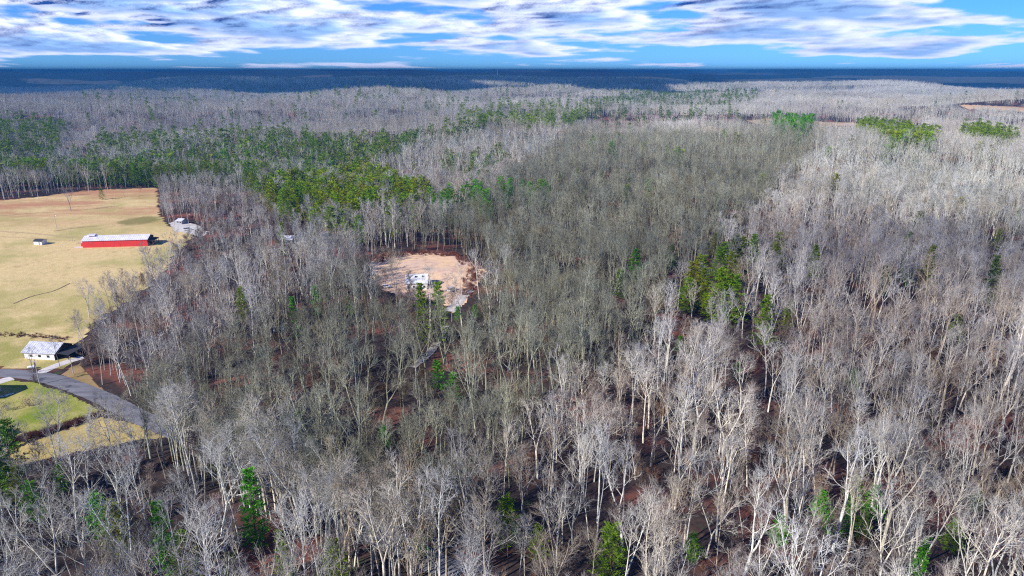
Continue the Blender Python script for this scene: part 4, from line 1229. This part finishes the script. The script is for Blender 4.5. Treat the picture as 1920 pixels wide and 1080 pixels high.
# ------------------------------------------------------------------ vehicles
M['car_white'] = plain('white_car_paint', (0.80, 0.80, 0.82), 0.25)
M['tyre'] = plain('tyre_rubber', (0.02, 0.02, 0.02), 0.8)
def vehicle(px, py, rz, label, cat='car', van=False):
    x, y = P(px, py); e = tag(empty('parked_car', (x, y, float(H(x, y)) + 0.12), rz), label, cat)
    prof = [(-2.3, .35), (2.3, .35), (2.35, .75), (2.1, .95), (1.1, 1.05), (-2.2, 1.05), (-2.35, .7)] if not van else \
           [(-2.4, .35), (2.4, .35), (2.45, .9), (2.0, 1.1), (1.4, 1.15), (-2.35, 1.15), (-2.45, .8)]
    cab = [(-1.7, 1.05), (1.1, 1.05), (.45, 1.55), (-1.3, 1.58)] if not van else [(-2.3, 1.15), (1.4, 1.15), (.8, 1.9), (-2.2, 1.95)]
    def ext(prof, w0, w1, mats, nm):
        f = MB(); n = len(prof)
        f.add([(a, -w0 if i < n else 0, b) for i, (a, b) in enumerate(prof)] + [(a, w0, b) for a, b in prof],
              [tuple(range(n)), tuple(range(2 * n - 1, n - 1, -1))] + [(i, n + i, n + (i + 1) % n, (i + 1) % n) for i in range(n)])
        return f.build(nm, mats, e)
    ext(prof, .9, .9, M['car_white'], 'body'); 
    g_ = ext(cab, .78, .7, M['glass'], 'glasshouse')
    top = [(a, b) for a, b in cab[2:]]
    f = MB(); f.box(cab[3][0] + .05, cab[2][0] - .02, -.76, .76, cab[3][1] - .02, cab[3][1] + .05); f.build('roof', M['car_white'], e)
    for wx in (-1.4, 1.45):
        for wy in (-.82, .82):
            f = MB(); n = 10
            for s in (-.11, .11): f.v += [(wx + .34 * math.cos(6.283 * k / n), wy + s, .34 + .34 * math.sin(6.283 * k / n)) for k in range(n)]
            f.f = [tuple(range(n)), tuple(range(2 * n - 1, n - 1, -1))] + [(k, (k + 1) % n, n + (k + 1) % n, n + k) for k in range(n)]
            f.m = [0] * len(f.f); f.build('wheel', M['tyre'], e)
    for wy in (-.62, .62):
        f = MB(); f.box(2.33, 2.38, wy - .16, wy + .16, .62, .76); f.build('headlight', M['grey_trim'], e)
    return e
vehicle(724, 540, 0.15, 'white car parked among bare branches left of the white house', 'car')
vehicle(848, 546, 0.9, 'small white car parked right of the white house behind the spruces', 'car', van=True)
vehicle(352, 432, 0.3, 'white pickup parked on the gravel yard right of the pasture', 'car', van=True)

# ------------------------------------------------------------------ poles and small things
def pole(px, fy, ty, label, arm=False, lamp=False, r=0.15, box=False):
    x, y = P(px, fy); z = float(H(x, y)); d = ray(px, ty); h = CAM_Z + d.z * y / d.y - z
    h = min(max(h, 5), 13)
    e = tag(empty('utility_pole', (x, y, z), rnd.uniform(-.4, .4)), label, 'utility pole')
    f = MB(); f.tube([(0, 0, -.5), (0, 0, h)], [r, r * .7], 8); f.build('pole', M['wood'], e)
    if arm:
        f = MB(); f.box(-1.2, 1.2, -.08, .08, h - .7, h - .55); o = f.build('crossarm', M['wood'], e)
        for q in (-1.05, 0, 1.05):
            f = MB(); f.tube([(q, 0, h - .55), (q, 0, h - .3)], [.06, .05], 6); f.build('insulator', M['grey_trim'], o)
    if lamp:
        f = MB(); f.tube([(0, 0, h - .8), (.5, 0, h - .3), (1.2, 0, h - .25)], [.04, .04, .04], 5); o = f.build('lamp_arm', M['grey_trim'], e)
        f = MB(); f.box(1.0, 1.7, -.2, .2, h - .35, h - .15); f.build('lamp_head', M['white'], o)
    if box:
        f = MB(); f.tube([(0, -.35, h - 2.0), (0, -.35, h - 1.0)], [.25, .25], 10); f.build('transformer', M['grey_trim'], e)
    return e
pole(75, 722, 674, 'tall pale utility pole at the lawn edge below the road bend', arm=True, box=True)
pole(138, 703, 668, 'shorter bare wooden pole on the verge right of the concrete driveway', r=0.13)
pole(107, 430, 403, 'thin pole with a lamp in the middle of the pasture', lamp=True)
pole(136, 452, 432, 'thin wooden pole in the pasture just left of the red barn', r=0.12)
pole(355, 428, 401, 'pole with a white lamp beside the gravel yard', lamp=True)
pole(235, 368, 355, 'short pole near the top of the pasture below the wood edge', r=0.12)
x, y = P(97, 806); f = MB(); f.box(-.12, .12, -.12, .12, -.3, 1.9)
tag(f.build('fence_post', M['wood'], None, (x, y, float(H(x, y)))), 'single wooden post in the brown hedgerow above the dry grass strip', 'post')
# white tank beside the crooked tree
x, y = P(60, 692); e = tag(empty('gas_tank', (x, y, float(H(x, y))), 0.3), 'small white tank on legs beside the road, left of the utility pole', 'tank')
f = MB(); f.tube([(-1.25, 0, .85), (-1.1, 0, .85), (-.9, 0, .85), (.9, 0, .85), (1.1, 0, .85), (1.25, 0, .85)], [.05, .35, .5, .5, .35, .05], 12); f.build('tank_body', M['white'], e)
for q in (-.7, .7):
    f = MB(); f.box(q - .06, q + .06, -.35, .35, -.2, .42); f.build('leg', M['grey_trim'], e)
f = MB(); f.tube([(0, 0, 1.3), (0, 0, 1.5)], [.16, .16], 8); f.build('valve_cap', M['grey_trim'], e)
# white boards lying on the lawn
for (px, py, rz_, lab) in ((4, 744, 0.3, 'white board lying on the lawn below the dark house shadow, at the photo edge'), (16, 741, 0.75, 'thin white board lying on the lawn at the corner of the dark shadow')):
    x, y = P(px, py); f = MB(); f.box(-1.5, 1.5, -.3, .3, .12, .3); tag(f.build('white_board', M['white'], None, (x, y, float(H(x, y))), rz_), lab, 'board')
def shrub(px, py, s, k, lab, tint):
    x, y = P(px, py); o = bpy.data.objects.new('shrub', SHR[k]); COL.objects.link(o)
    o.location = (x, y, float(H(x, y))); o.scale = (s, s, s); o['tint'] = list(tint); tag(o, lab, 'shrub')
SHR = [bush(830 + i, 3.2, 0.15).mesh('shrub', [M['twig'], M['brown_leaf']]) for i in range(3)]
shrub(56, 760, 1.0, 0, 'small pale bare shrub in the middle of the green lawn', (0.9, 0.85, 0.75))
shrub(16, 770, 0.9, 1, 'low grey shrub at the left end of the green lawn', (0.8, 0.8, 0.8))
shrub(64, 716, 0.8, 2, 'dark brush round the foot of the utility pole', (0.4, 0.33, 0.3))
shrub(60, 700, 0.6, 1, 'grey bush between the road and the crooked tree', (0.7, 0.7, 0.68))

# far radio mast
x, y = (934 - 960) / 1280 * 9300 * .97, 9000.0
e = tag(empty('radio_mast', (x, y, float(H(x, y)))), 'thin pale radio mast on the far blue horizon', 'mast')
mh = min(110, 140 - float(H(x, y)))
f = MB(); f.tube([(0, 0, 0), (0, 0, mh)], [3.2, 1.2], 5); f.build('mast', M['white'], e)
f = MB(); f.box(-4, 4, -4, 4, 0, 6); f.build('base_hut', M['white'], e)
